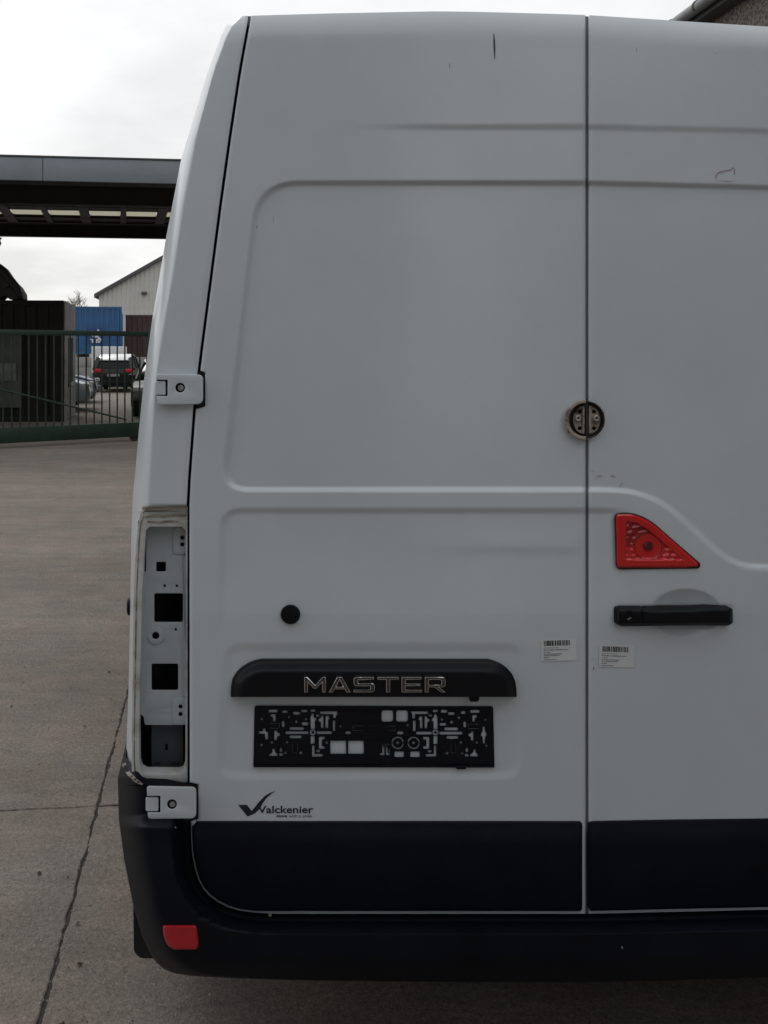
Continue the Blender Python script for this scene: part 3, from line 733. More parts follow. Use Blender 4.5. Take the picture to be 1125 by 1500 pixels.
def poly_letter(ch):
    t = .2
    if ch == 'M': return [[(0, 0), (.16, 0), (.55, .52), (.94, 0), (1.1, 0), (1.1, 1), (.9, 1), (.9, .38), (.62, .76), (.48, .76), (.2, .38), (.2, 1), (0, 1)]]
    if ch == 'A': return [[(0, 1), (.44, 0), (.70, 0), (1.14, 1), (.90, 1), (.82, .80), (.32, .80), (.24, 1)], [(.40, .62), (.74, .62), (.57, .22)]]
    if ch == 'S': return [rounded([(1.02, 0), (1.02, .2), (.24, .2), (.24, .40), (1.06, .40), (1.06, 1), (0, 1), (0, .8), (.82, .8), (.82, .6), (0, .6), (0, 0)], [0, 0, .04, .04, .18, .2, 0, 0, .04, .04, .18, .2], 4)]
    if ch == 'T': return [[(0, 0), (1.06, 0), (1.06, .2), (.64, .2), (.64, 1), (.42, 1), (.42, .2), (0, .2)]]
    if ch == 'E': return [[(0, 0), (1.0, 0), (1.0, .19), (.22, .19), (.22, .41), (.94, .41), (.94, .59), (.22, .59), (.22, .81), (1.02, .81), (1.02, 1), (0, 1)]]
    if ch == 'R': return [rounded([(0, 0), (1.06, 0), (1.06, .66), (.76, .68), (1.1, 1), (.82, 1), (.5, .68), (.22, .68), (.22, 1), (0, 1)], [0, .22, .2, 0, 0, 0, 0, 0, 0, 0], 4), rounded([(.22, .2), (.84, .2), (.84, .49), (.22, .49)], [0, .1, .1, 0], 3)]
x_ = 445.5
for ch, wpx in (('M', 32), ('A', 33), ('S', 31.5), ('T', 31.5), ('E', 30.5), ('R', 32)):
    ps = poly_letter(ch); mxw = max(p[0] for p in ps[0]); k = wpx / mxw
    ps = [[(x_ + a_ * k, 991.5 + b_ * 23) for a_, b_ in p] for p in ps]
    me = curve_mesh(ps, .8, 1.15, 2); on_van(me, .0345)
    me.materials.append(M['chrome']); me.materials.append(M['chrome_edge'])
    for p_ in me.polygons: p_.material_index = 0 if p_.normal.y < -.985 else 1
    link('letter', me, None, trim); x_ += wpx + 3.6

# ---- licence plate bracket: cut-outs are real holes
A = lambda pts: [(360 + x / 5.625, 1025 + y / 5.63) for x, y in pts]
B = lambda pts: [(540 + x / 5.625, 1025 + y / 5.63) for x, y in pts]
def cup(x0, y0, x1, y1, side, t=5):
    if side == 'l': return [(x0, y0), (x1, y0), (x1, y1), (x0, y1), (x0, y1 - t), (x1 - t, y1 - t), (x1 - t, y0 + t), (x0, y0 + t)]
    if side == 'r': return [(x1, y0), (x1, y0 + t), (x0 + t, y0 + t), (x0 + t, y1 - t), (x1, y1 - t), (x1, y1), (x0, y1), (x0, y0)]
    return [(x0, y0), (x0 + t, y0), (x0 + t, y1 - t), (x1 - t, y1 - t), (x1 - t, y0), (x1, y0), (x1, y1), (x0, y1)]
hl = [rr(187, 82, 263, 103), rr(302, 90, 343, 108), rr(390, 101, 447, 122), rr(456, 84, 508, 102), rr(535, 81, 575, 101),
      [(203, 126), (215, 120), (245, 120), (247, 178), (226, 178), (226, 142), (205, 138)], circ(133, 160, 10, 10), circ(357, 143, 10, 10), circ(497, 160, 10, 10), circ(417, 181, 11, 10),
      rr(463, 185, 516, 211), rr(299, 176, 319, 224), cup(200, 193, 280, 236, 'l'), rr(362, 227, 478, 248), rr(328, 261, 517, 282), rr(362, 295, 461, 317),
      [(108, 264), (143, 258), (146, 238), (160, 238), (163, 258), (183, 272), (183, 325), (163, 325), (158, 280), (108, 280)],
      [(236, 255), (258, 255), (260, 272), (280, 275), (280, 297), (258, 302), (256, 333), (236, 333)], circ(216, 352, 10, 10), circ(340, 350, 10, 10), circ(131, 374, 10, 10),
      [(535, 148), (543, 115), (560, 115), (563, 148), (583, 150), (583, 170), (570, 172), (570, 241), (535, 241)], circ(553, 269, 25, 20), circ(553, 269, 11, 12),
      rr(585, 261, 711, 282), rr(535, 299, 568, 362, 5), [(547, 377), (567, 377), (567, 447), (634, 447), (634, 468), (547, 468)],
      rounded([(603, 305), (652, 305), (652, 326), (628, 326), (628, 384), (652, 384), (652, 405), (603, 405)], [14, 4, 4, 4, 4, 4, 4, 14], 3), circ(667, 355, 11, 10), circ(598, 422, 17, 12, 11), rr(581, 122, 607, 141),
      [(613, 97), (753, 97), (753, 117), (740, 152), (722, 152), (722, 118), (613, 118)], rr(719, 170, 737, 258), [(600, 160), (620, 150), (622, 132), (640, 132), (640, 232), (620, 232), (620, 182), (600, 178)],
      [(658, 145), (665, 133), (685, 133), (690, 155), (680, 165), (680, 232), (658, 232)], circ(783, 219, 10, 10), rr(822, 262, 866, 282), cup(880, 213, 960, 257, 'r'),
      rr(697, 339, 827, 445, 7), rr(844, 339, 973, 445, 7), cup(383, 355, 428, 438, 'u', 4),
      [(196, 450), (212, 442), (220, 432), (220, 405), (240, 405), (242, 432), (263, 450), (263, 462), (196, 462)], rr(281, 398, 299, 428), rr(277, 440, 308, 462), circ(328, 438, 10, 10), circ(455, 438, 12, 10),
      rr(195, 541, 257, 548), rr(545, 541, 608, 548), rr(935, 541, 990, 548)]
hr = [rr(107, 88, 202, 180, 20), rr(228, 88, 323, 180, 20), cup(145, 214, 222, 258, 'l', 4), circ(322, 210, 9, 10), rr(236, 262, 287, 285),
      [(347, 97), (490, 97), (490, 117), (382, 118), (382, 155), (363, 155), (360, 120)], rr(366, 172, 388, 258), [(415, 150), (425, 136), (443, 136), (443, 235), (424, 235), (424, 170), (413, 165)],
      [(462, 136), (480, 136), (484, 155), (502, 160), (502, 178), (484, 182), (482, 235), (462, 235)], circ(509, 130, 14, 10, 9), rr(529, 84, 569, 102), rr(595, 84, 648, 107), rr(657, 104, 708, 125), rr(760, 95, 798, 117), rr(838, 86, 914, 108),
      [(542, 120), (558, 120), (568, 150), (568, 241), (535, 241), (535, 180), (520, 172), (522, 157), (536, 150)], circ(551, 269, 25, 20), circ(551, 269, 11, 12), rr(392, 264, 521, 286), rr(584, 264, 773, 286),
      rr(625, 229, 738, 252), rr(642, 299, 738, 321), rr(586, 192, 640, 213), circ(604, 163, 9, 10), circ(744, 147, 10, 10), circ(684, 185, 12, 10), rr(782, 180, 803, 228), cup(820, 198, 905, 241, 'r'),
      [(856, 128), (890, 126), (895, 148), (877, 150), (875, 180), (856, 180)], circ(963, 165, 8, 8), [(850, 260), (863, 262), (863, 336), (845, 336), (842, 305), (822, 298), (824, 282), (842, 278)],
      [(940, 222), (955, 222), (960, 262), (974, 285), (960, 308), (957, 360), (942, 360), (940, 308), (925, 288), (938, 262)], circ(761, 352, 10, 10), circ(891, 353, 9, 10), circ(970, 380, 9, 8),
      halfring(240, 356, 51, 40, 186, 354), halfring(240, 356, 51, 40, 6, 174), circ(240, 355, 11, 12), halfring(371, 356, 51, 40, 186, 354), halfring(371, 356, 51, 40, 6, 174), circ(371, 355, 11, 12),
      rr(214, 427, 291, 472, 8), rr(344, 427, 421, 472, 8), rounded([(450, 306), (500, 306), (500, 405), (452, 405), (452, 383), (476, 383), (476, 327), (450, 327)], [4, 14, 14, 4, 4, 4, 4, 4], 3),
      rr(535, 299, 568, 365, 5), [(538, 378), (556, 378), (556, 467), (473, 467), (473, 448), (538, 446)], circ(504, 424, 18, 12, 10), cup(677, 355, 719, 438, 'u', 4), circ(648, 441, 11, 10), circ(773, 443, 9, 10), rr(800, 400, 820, 432), rr(793, 446, 825, 466),
      [(838, 455), (850, 442), (862, 436), (865, 408), (878, 408), (884, 438), (900, 447), (900, 466), (838, 466)],
      [(95, 440), (113, 440), (113, 388), (130, 388), (130, 456), (95, 456)], [(143, 388), (156, 388), (156, 440), (166, 440), (166, 400), (174, 400), (174, 456), (143, 456)], cup(105, 366, 170, 380, 'l', 4),
      rr(115, 541, 177, 548), rr(500, 541, 560, 548), rr(845, 541, 910, 548)]
outl = rounded([(373, 1033.5), (722.5, 1034.5), (724.5, 1124), (371, 1123.5)], 4, 4)
me = curve_mesh([outl] + [A(p) for p in hl] + [B(p) for p in hr], .75, .25, 0); on_van(me, -.0012)
br = link('plate_bracket', me, M['bracket'], van, label='empty black licence plate bracket with cut-outs')
plate('bracket_clip', [rr(668, 1122, 683, 1127, 2)], .001, 3, M['bracket'], br, .6)
plate('bracket_lip', [[(371.5, 1121), (724.5, 1121.5), (724.5, 1124.5), (371.3, 1124)]], .0005, 2, M['bracket'], br, .6)

# ---- small things on the doors
plate('blanking_plug', [circ(425.5, 900, 14.5, 32)], -.003, 7, M['trim'], van, 2.4, 3, label='round black plug on the left door')
# removed emblem seat at the seam
seat_u, seat_v = 858.5, 615
me = curve_mesh([halfring(seat_u - 1, seat_v, 30, 24.4, 88, 272, 26)], 3.2, 1.6, 2); on_van(me, -.001)
# keep only the left two thirds proud: right half sits flush
es = link('emblem_seat', me, M['grime'], van, label='dirty round seat of a removed emblem at the door seam')
me = curve_mesh([halfring(seat_u, seat_v, 27.6, 25.4, -86, 86, 22)], 1.6, .8, 2); on_van(me, -.004); link('seat_rim', me, M['grimedark'], es)
me = curve_mesh([rr(seat_u - .6, seat_v - 26, seat_u + 3.0, seat_v + 26, .8)], 1.5, .4); on_van(me, -.007); link('seat_slot', me, M['grimedark'], es)
me = curve_mesh([circ(seat_u + 1, seat_v, 27, 36)], .4); on_van(me, -.019); link('seat_floor', me, M['grimedark'], es)
for sgn in (-1, 1):
    an = [R(a) for a in np.linspace(-78, 78, 16)]
    pg = [(seat_u + 1 + sgn * 3.2, seat_v + 22 * math.sin(an[0]))] + [(seat_u + 1 + sgn * (3.2 + 17 * math.cos(a)), seat_v + 21 * math.sin(a)) for a in an] + [(seat_u + 1 + sgn * 3.2, seat_v + 22 * math.sin(an[-1]))]
    hs_ = [circ(seat_u + 1 + sgn * 10.5, seat_v - 12, 3, 10), circ(seat_u + 1 + sgn * 10.5, seat_v + 12.5, 3, 10)]
    me = curve_mesh([pg] + hs_, 1.6, .7, 1); on_van(me, -.015); link('seat_plate', me, M['grime'], es)
    me = curve_mesh([rr(seat_u + 1 + sgn * 4.6 - 1.6, seat_v - 20, seat_u + 1 + sgn * 4.6 + 1.6, seat_v + 20, 1)], 3.0, .5); on_van(me, -.012); link('rib', me, M['grime'], es)
    cx = seat_u - 9.5 if sgn < 0 else seat_u + 17.5
    me = curve_mesh([circ(cx - 2, seat_v - 2.5, 4.8, 18), circ(cx - 1.6, seat_v - 2.3, 1.6, 8)], 3.2, 1.4, 2); on_van(me, -.009); link('screw', me, M['steel'], es)
me = curve_mesh([[(830.5, 627), (834, 625), (837, 633), (832, 634.5)]], 1.2, .4); on_van(me, 0.0); link('clip', me, M['grimedark'], es)
# triangular red lamp
lo = rounded([(899.5, 751.5), (925, 750), (952, 761), (985, 790), (1026.5, 826), (1025, 833), (1018, 833.5), (902, 834.5)], [8, 14, 20, 30, 7, 5, 4, 9], 6)
lin = rounded([(901.4, 753.2), (925, 752), (951, 762.5), (984, 791.2), (1024, 826.5), (1019.5, 831.3), (903.5, 832.2)], [6, 14, 20, 30, 4, 4, 7], 6)
lp = plate('red_lamp', [lo, rounded([(904.5, 756), (925, 755), (949, 765.5), (982, 794), (1019, 826.5), (1017, 828), (906.5, 829)], [6, 14, 20, 30, 4, 4, 7], 6)], -.005, 7, mat('dark_lamp_gasket', (.03, .006, .007), .4), van, 1.5, 2, label='red triangular lamp on the right door')
# lens: raised frame, inner bowl with rings and flutes
win = rounded([(915, 762), (928, 762), (948, 773), (976, 797), (1006, 822), (914, 821)], [4, 8, 14, 20, 5, 5], 5)
gu, gv_ = np.meshgrid(np.arange(900, 1028, 1.1), np.arange(750, 836, 1.1))
s1 = sdf(lin, gu, gv_); s2 = sdf(win, gu, gv_); rad = np.hypot(gu - 949, gv_ - 800.5); th = np.arctan2(gv_ - 800.5, gu - 949)
inside = 1 - sst(-4, 0, s2)
bowl = -.007 + .007 * np.clip(rad / 34, 0, 1) ** 2 + .0014 * np.sin(th * 30) * sst(8, 11, rad) * (1 - sst(17, 20, rad)) + .0014 * np.cos(rad * 2 * math.pi / 10.5) * sst(18, 21, rad) + .0012 * np.sin(gv_ * .75) * sst(21, 25, rad)
Hl = .0085 - .0025 * sst(-3.5, 0, s1) + np.minimum(inside * (bowl - .0035), 0) + inside * .0005
Hl = np.maximum(Hl + .001, .0016)
msk = s1 < 0
X, Y, Z = van_point(gu, gv_, Hl); nr, nc = gu.shape
idm = -np.ones(nr * nc, int); vv_ = []; ff_ = []; mi = []
# snap outer ring onto the outline
for j in range(nr - 1):
    for i in range(nc - 1):
        q = [(j, i), (j, i + 1), (j + 1, i + 1), (j + 1, i)]
        if sum(msk[a] for a in q) >= 3:
            ids = []
            for (jj, ii) in q:
                k = jj * nc + ii
                if idm[k] < 0: idm[k] = len(vv_); vv_.append((X[jj, ii], Y[jj, ii], Z[jj, ii]))
                ids.append(int(idm[k]))
            ff_.append(ids); mi.append(1 if (s2[j, i] < -1.0) and (rad[j, i] < 8.2 or (gv_[j, i] < 797 - (gu[j, i] - 949) * .1 and rad[j, i] > 20) or abs(rad[j, i] - 20) < 1.0) else 0)
me = bpy.data.meshes.new('lens'); me.from_pydata(vv_, [], ff_); me.materials.append(M['red']); me.materials.append(M['reddeep']); me.polygons.foreach_set('material_index', mi); me.polygons.foreach_set('use_smooth', [True] * len(mi)); me.update()
link('lens', me, None, lp)
me = curve_mesh([circ(949, 800, 6.8, 6, a0=.4)], .8, .6, 1); on_van(me, .0015); link('bulb', me, mat('brown_bulb', (.10, .012, .008), .3), lp)
# handle
def hnd_l(v): return np.full(np.shape(v), 903.)
vr = np.concatenate([[889.5, 890.2, 891.5, 893.5, 896], spread(899, 911, 3), [913, 915, 916.6, 917.6]])
tt = np.concatenate([[0, .004, .012, .025], np.linspace(.04, .96, 60), [.975, .988, .996, 1]])
cap = lambda v: 7.5 * (np.clip((894.5 - v) / 5, 0, 1) ** 2 + np.clip((v - 912.5) / 5, 0, 1) ** 2)
U, V = rowgrid(vr, tt, lambda v: 902.5 + cap(v), lambda v: 1073.5 - cap(v))
mid_ = sst(930, 985, U) * (1 - sst(1015, 1060, U))
Vh = V + np.where(V < 903, 2.6, -.4) * mid_ * np.abs(V - 903) / 14
e_ = np.minimum(np.minimum(V - 889.2, 918 - V), np.minimum(U - 902, 1074 - U))
H = .010 + .012 * sst(0, 6, e_) + .012 * mid_ - .0035 * np.exp(-((U - 942) / 1.6) ** 2)
hd = link('door_handle', grid_mesh('door_handle', U, Vh, H, .025), M['trim'], van)
me = curve_mesh([circ(921, 903.5, 10, 28), circ(921, 903.5, 5.4, 20)], 1.2, .8, 2); on_van(me, .0215); link('lock_bezel', me, M['trim'], hd)
me = curve_mesh([circ(921, 903.5, 5.2, 20)], .6); on_van(me, .0195); link('lock', me, M['gap'], hd)
me = curve_mesh([halfring(920.5, 903.2, 4.6, 3.0, 20, 110, 8)], .4); on_van(me, .0235); link('lock_rim', me, M['steel'], hd)  # crescent glint on the lock, drawn as a pale steel arc
# stickers
def sticker(cx, cy, ang, seed):
    r_ = random.Random(seed); c_, s_ = math.cos(R(ang)), math.sin(R(ang))
    T = lambda pts: [(cx + x * c_ - y * s_, cy + x * s_ + y * c_) for x, y in pts]
    st = plate('barcode_sticker', [T([(-26, -16), (26, -16), (26, 16), (-26, 16)])], .0003 + dlift(cx, cy), .4, M['paper'], van)
    bars = []; x = -21.5
    while x < 16:
        w_ = r_.choice([.7, .7, 1.0, 1.5, 2.0]); bars.append(T([(x, -14), (x + w_, -14), (x + w_, -6.2), (x, -6.2)])); x += w_ + r_.choice([.6, .6, .9, 1.4])
    lines = []
    for (y, L, hgt) in ((-3.2, 22, .8), (-.2, 36, 1.25), (2.9, 10, .9), (5.8, 26, 1.1), (8.2, 23, 1.1), (11, 8, 1.1), (14, 18, .9)):
        x = -22
        while x < -22 + L:
            w_ = r_.uniform(1.2, 3.4); lines.append(T([(x, y - hgt * .5), (min(x + w_, L - 22), y - hgt * .5), (min(x + w_, L - 22), y + hgt * .5), (x, y + hgt * .5)])); x += w_ + r_.choice([.5, .5, 1.1])
    plate('barcode', bars, .0003 + dlift(cx, cy) + .0007, .15, M['ink'], st); plate('print', lines, .0003 + dlift(cx, cy) + .0007, .15, M['inkgrey'], st)
def dlift(u, v): 
    f = h_left if u < 859 else h_right
    return float(f(np.array([[u]], float), np.array([[v]], float))[0, 0]) + .0006
sticker(818.5, 952, -1.5, 3); sticker(903.5, 961.5, 2, 8)
# dealer decal
chk = [(348.8, 1179), (361.5, 1179), (368.8, 1188), (380, 1174), (388, 1166), (395, 1161.5), (403.5, 1159), (396.5, 1163.5), (390, 1169.5), (384.5, 1177), (381, 1184), (374, 1191), (369, 1193.5), (362.5, 1196)]
dl_ = dlift(420, 1180)
dec = plate('dealer_decal', [chk], dl_, .25, M['inkblue'], van, label='dark tick logo and dealer name on the left door')
me = text_mesh('Valckenier', 15.2, .12, 0, .22, .985); mw = max(v.co.x for v in me.vertices); k = 80.5 / mw
for v in me.vertices: v.co.x *= k
on_van(me, dl_ + .0004, 378.4, 1191.0); link('lettering', me, M['inkblue'], dec)
for (tx, x0_, wd_, ofs, mt) in (('move', 404.5, 16, .12, 'inkblue'), ('with a smile', 423, 33.5, 0, 'inkgrey')):
    me = text_mesh(tx, 6.3, .1, 0, ofs); mw = max(v.co.x for v in me.vertices)
    for v in me.vertices: v.co.x *= wd_ / mw; v.co.x += v.co.y * .15
    on_van(me, dl_ + .0004, x0_, 1197.2); link('lettering', me, M[mt], dec)
# scratches, pen scribble, grime spots on the paint
def stroke(name, pts, w_, material, dep=None):
    L_, R_ = [], []
    for i, p in enumerate(pts):
        a_ = Vector(pts[max(i - 1, 0)]); b_ = Vector(pts[min(i + 1, len(pts) - 1)]); t = (b_ - a_).normalized(); n_ = Vector((-t.y, t.x)) * w_ * (.5 if 0 < i < len(pts) - 1 else .2)
        L_.append((p[0] + n_.x, p[1] + n_.y)); R_.append((p[0] - n_.x, p[1] - n_.y))
    vs3 = []; fs3 = []
    for q in L_ + R_: vs3.append(tuple(float(c) for c in van_point(q[0], q[1], dlift(*q) + .0005)))
    m = len(pts); fs3 = [(i, i + 1, m + i + 1, m + i) for i in range(m - 1)]
    return link(name, mesh(name, vs3, fs3), material, van)
stroke('scratch', [(723.5, 49), (724, 60), (724.5, 72), (724.8, 86)], 2.2, M['ink'])
stroke('scratch', [(658.5, 93), (658.8, 100)], 1.2, M['inkgrey']); stroke('scratch', [(376, 331), (376.6, 335)], 1.6, M['ink']); stroke('scratch', [(400.8, 317), (400, 327)], .9, M['inkgrey'])
stroke('scratch', [(932, 64), (932.5, 71)], 1.2, M['inkgrey']); stroke('scratch', [(1048.5, 66), (1049, 68.5)], 1.4, M['inkgrey']); stroke('scratch', [(870, 976.5), (869.5, 981)], 2.2, M['ink']); stroke('scratch', [(865, 966), (871, 965.5)], .8, M['inkgrey'])
sy = -6
stroke('pen_scribble', [(1049.5, 264 + sy), (1048.5, 260 + sy), (1051, 255 + sy), (1056, 252.5 + sy), (1063, 251 + sy), (1071, 249.5 + sy), (1073, 246 + sy), (1076, 248 + sy), (1076.2, 254 + sy), (1074.5, 257 + sy)], .95, M['rust'])
stroke('pen_scribble', [(1050, 264.5 + sy), (1058, 266 + sy), (1068, 266.5 + sy), (1076, 265.5 + sy)], .5, M['rust']); stroke('pen_scribble', [(1056, 254 + sy), (1058, 256 + sy)], 1.3, M['rust'])
smr = mat('brown_smear', (.50, .475, .43), .6, var=.3, vscale=60)
for (u_, v_, a_, l_, w_) in ((878, 697, -10, 9, 4), (898, 697, 15, 8, 3), (910, 710, -45, 9, 2.4), (868, 690, 5, 5, 2)):
    stroke('grime_smear', [(u_ + (t - .5) * l_ * math.cos(R(a_)), v_ + (t - .5) * l_ * math.sin(R(a_)) + .8 * math.sin(t * 9)) for t in np.linspace(0, 1, 7)], w_ * .6, smr)

# ================================================================== SLIDING GATE
gA = Vector((-3.81, 14.9)); gB = Vector((-1.42, 16.25)); gd = (gB - gA).normalized(); ga = math.atan2(gd.y, gd.x)
gate = empty('sliding_gate', (gA.x, gA.y, 0), 'long dark green sliding gate of thin vertical bars across the yard', 'gate', rz=ga)
gl = (gB - gA).length
MB().box(-4.2, -.05, .09, gl + .1, .05, .36).build('bottom_rail', M['gate'], gate, bevel=.006, world=False)
MB().box(-4.2, -.035, 1.985, gl + .06, .035, 2.08).build('top_rail', M['gate'], gate, bevel=.006, world=False)
bar_me = None
k = -26
for i in range(-27, 18):
    x = .05 + i * .1535
    if x > gl - .02: break
    if bar_me is None:
        o = MB().box(-.011, -.011, .362, .011, .011, 1.983).build('bar', M['gate'], gate, world=False); bar_me = o.data
    else: o = link('bar', bar_me, None, gate, False)
    o.location = (x, 0, 0)
MB().tube([(-3.9, -.06, 1.86), (0, -.06, 1.035), (gl * .86, -.06, .42)], .016, 8).build('brace', M['gate'], gate, world=False)
MB().box(gl + .063, -.05, 0, gl + .145, .05, 2.14).build('end_post', M['gate'], gate, bevel=.005, world=False)
for x in (-4.0, -1.4, gl - .2): MB().tube([(x, -.03, .09), (x, .03, .09)], .09, 14).build('roller', M['darksteel'], gate, world=False)

# ================================================================== STEEL CANOPY
can = empty('steel_canopy', (-5, 20, 0), 'flat dark steel canopy with grey fascia spanning above the gate', 'canopy')
z0, zt = 5.00, 5.44
d0 = 16.3
cx0, cx1 = -16., 7.
# fascia of sheets
xe = cx0
while xe < cx1:
    x2 = min(xe + 6.1, cx1); MB().box(xe + .006, d0, 4.995, x2 - .006, d0 + .06, 5.44 + .0).build('fascia_panel', M['fascia'], can, bevel=.004); xe = x2
MB().box(cx0, d0 - .02, 5.445, cx1, d0 + .14, 5.475).build('edge_flashing', M['roofedge'], can)
def slabx(y0, y1, za, zb, nm, m_): MB().box(cx0, y0, za, cx1, y1, zb).build(nm, m_, can)
slabx(d0 + .065, 22.22, 5.40, 5.44, 'roof_sheet', M['deck']); slabx(23.0, 25.2, 5.40, 5.44, 'roof_sheet', M['deck'])
for yb, za, zb in ((17.8, 4.78, 5.18), (25.0, 5.07, 5.398)):
    b = MB(); b.box(cx0, yb - .10, za, cx1, yb + .10, za + .03); b.box(cx0, yb - .012, za + .031, cx1, yb + .012, zb - .031); b.box(cx0, yb - .10, zb - .03, cx1, yb + .10, zb); b.build('main_beam', M['darksteel'], can)
for y in (19.3, 20.6, 21.4, 23.2, 24.1): MB().box(cx0, y - .05, 5.345, cx1, y + .05, 5.397).build('purlin', M['darksteel'], can)
xr_ = [-15.2, -13.4, -11.6, -9.8, -8.0, -6.6, -5.15, -4.28, -2.93, -2.1, -.2, 1.6, 3.4, 5.2]
for i, x in enumerate(np.arange(-15.5, 7, 1.02)):
    w_ = .16 if int(i) % 2 else .26
    MB().box(x - w_ / 2, 21.0, 5.352, x + w_ / 2, 24.0, 5.397).build('rafter', M['darksteel'], can)
    MB().box(x + w_ / 2 + .004, 22.225, 5.405, x + 1.02 - .134 + (.05 if int(i) % 2 == 0 else 0), 22.99, 5.425).build('rooflight', M['rooflight'], can)
brn = mat('rusty_ceiling_sheet', (.16, .085, .05), .8, color2=(.05, .035, .03), c2scale=2)
for x in (-5.2, -4.55, -3.3, -1.9): MB().box(x, d0 + .5, 5.375, x + .5, d0 + 1.1, 5.398).build('rusty_sheet', brn, can)
can.rotation_euler[2] = R(6.5)
for x in ():
    for y in (17.8, 25.0): MB().box(x - .12, y - .12, 0, x + .12, y + .12, 4.778).build('column', M['darksteel'], can)

for x in (-9.5, 10.6):
    for y in (-2.2, 5.0): MB().box(x - .12, y - .12, 0, x + .12, y + .12, 4.778).build('column', M['darksteel'], can, world=False)
# ================================================================== CONTAINERS AND HUT
def corrugated(x0, x1, z0, z1, pitch=.28, dep=.036):
    """profile points along x (offset in y)"""
    p = []; x = x0; 
    while x < x1 - 1e-6:
        for (dx, dy) in ((0, 0), (.36, 0), (.5, 1), (.86, 1)):
            xx = x + dx * pitch
            if xx < x1: p.append((xx, dy * dep))
        x += pitch
    p.append((x1, 0)); return p
def container(name, loc, rz, L, W_, Hh, paint, label, cat, end=None, group='steel containers in the yard', z=0):
    """long side faces local -Y; local x 0..L"""
    c = empty(name, (*loc, z), label, cat, group, rz)
    def wall(nm, a, b, fn, m_):
        pr = corrugated(a, b, 0, Hh); v = []; f = []
        for (x, y) in pr: v += [fn(x, y, .16), fn(x, y, Hh - .1)]
        for i in range(len(pr) - 1): f.append((2 * i, 2 * i + 2, 2 * i + 3, 2 * i + 1))
        link(nm, mesh(nm, v, f), m_, c, False)
    wall('side_wall', .08, L - .08, lambda x, y, z_: (x, .02 + y, z_), paint); wall('side_wall', .08, L - .08, lambda x, y, z_: (x, W_ - .02 - y, z_), paint)
    wall('end_wall', .08, W_ - .08, lambda x, y, z_: (.02 + y, x, z_), paint); wall('end_wall', .08, W_ - .08, lambda x, y, z_: (L - .02 - y, x, z_), end or paint)
    MB().box(.02, .02, Hh - .095, L - .02, W_ - .02, Hh - .02).build('roof', paint, c, world=False)
    MB().box(.02, .02, .05, L - .02, W_ - .02, .155).build('floor', paint, c, world=False)
    for x in (0, L - .09):
        for y in (0, W_ - .09): MB().box(x, y, 0, x + .09, y + .09, Hh).build('corner_post', paint, c, world=False)
    for y in (0.002, W_ - .072):
        for z_ in (.0, Hh - .11): MB().box(.092, y, z_, L - .092, y + .07, z_ + .11).build('rail', paint, c, world=False)
    return c
hut = container('storage_container', (-3.76 - 9.24 * math.cos(R(3)), 20.7 - 9.24 * math.sin(R(3))), R(3), 9.24, 2.3, 2.945, M['hut'], 'dark brown storage container with a pale beige end, behind the gate', 'container', end=M['beige'])
# beige end frame, black panel painted as the shaded opening, and latch
h0 = 9.24
MB().box(h0 + .002, .10, .0, h0 + .03, .62, 2.94).build('end_panel', M['beige'], hut, world=False)
MB().box(h0 + .002, 1.72, .0, h0 + .03, 2.28, 2.94).build('end_panel', M['beige'], hut, world=False)
MB().box(h0 + .002, .625, 2.05, h0 + .028, 1.715, 2.93).build('lintel_panel', M['beige'], hut, world=False)
MB().box(h0 + .002, .625, 0.02, h0 + .026, 1.715, .80).build('kick_panel', M['beige'], hut, world=False)
MB().box(h0 - .03, .63, .80, h0 + .006, 1.71, 2.05).build('dark_opening', M['gap'], hut, world=False)
MB().box(h0 + .03, .9, .84, h0 + .08, 1.5, .92).build('latch', M['steel'], hut, world=False)
greyp = mat('dull_grey_board', (.045, .046, .044), .7, var=.4, vscale=2)
MB().box(h0 - 2.3, -.03, .35, h0 - 1.0, .0, 2.2).build('side_board', greyp, hut, world=False)
MB().box(h0 - 2.1, -.06, 1.0, h0 - 1.12, -.032, 1.42).build('pale_sheet', mat('pale_grey_sheet', (.10, .105, .10), .7, var=.5, vscale=3), hut, world=False)

blu = container('shipping_container', (-7.55, 44.0), R(6), 2.55, 9.0, 2.45, M['blue'], 'blue shipping container with a white ring emblem, raised behind the block wall', 'container', z=1.62)
MB().box(.85, -.02, .55, 1.55, .015, 1.35).build('emblem_panel', mat('deep_blue_panel', (.012, .06, .20), .5), blu, world=False)
rg_ = curve_mesh([halfring(0, 0, .24, .15, -60, 215, 22), [(.17, .2), (.34, .34), (.27, .40), (.10, .26)]], .004)
def stand(me, x, y, z):
    for v in me.vertices: v.co = Vector((x + v.co.x, y - v.co.z, z + v.co.y))
    return me
whitep = mat('white_print', (.62, .64, .66), .5)
link('ring_emblem', stand(rg_, 1.2, -.026, 1.08), whitep, blu, False)
tm = curve_mesh([[(-.25, .0), (-.02, .0), (-.02, .05), (-.1, .05), (-.1, .2), (-.17, .2), (-.17, .05), (-.25, .05)], [(.04, 0), (.25, 0), (.25, .05), (.11, .05), (.11, .08), (.25, .08), (.25, .2), (.04, .2), (.04, .15), (.18, .15), (.18, .125), (.04, .125)]], .004)
link('emblem_mark', stand(tm, 1.18, -.026, .77), whitep, blu, False)
for x in (.25, 2.1):
    MB().box(x, .2, -1.62, x + .25, 8.6, -.01).build('support', M['darksteel'], blu, world=False)
container('shipping_container', (-4.95, 45.5), R(2), 6.0, 2.4, 2.6, M['maroon'], 'dark maroon shipping container next to the blue one, below the warehouse gable', 'container', z=1.1)
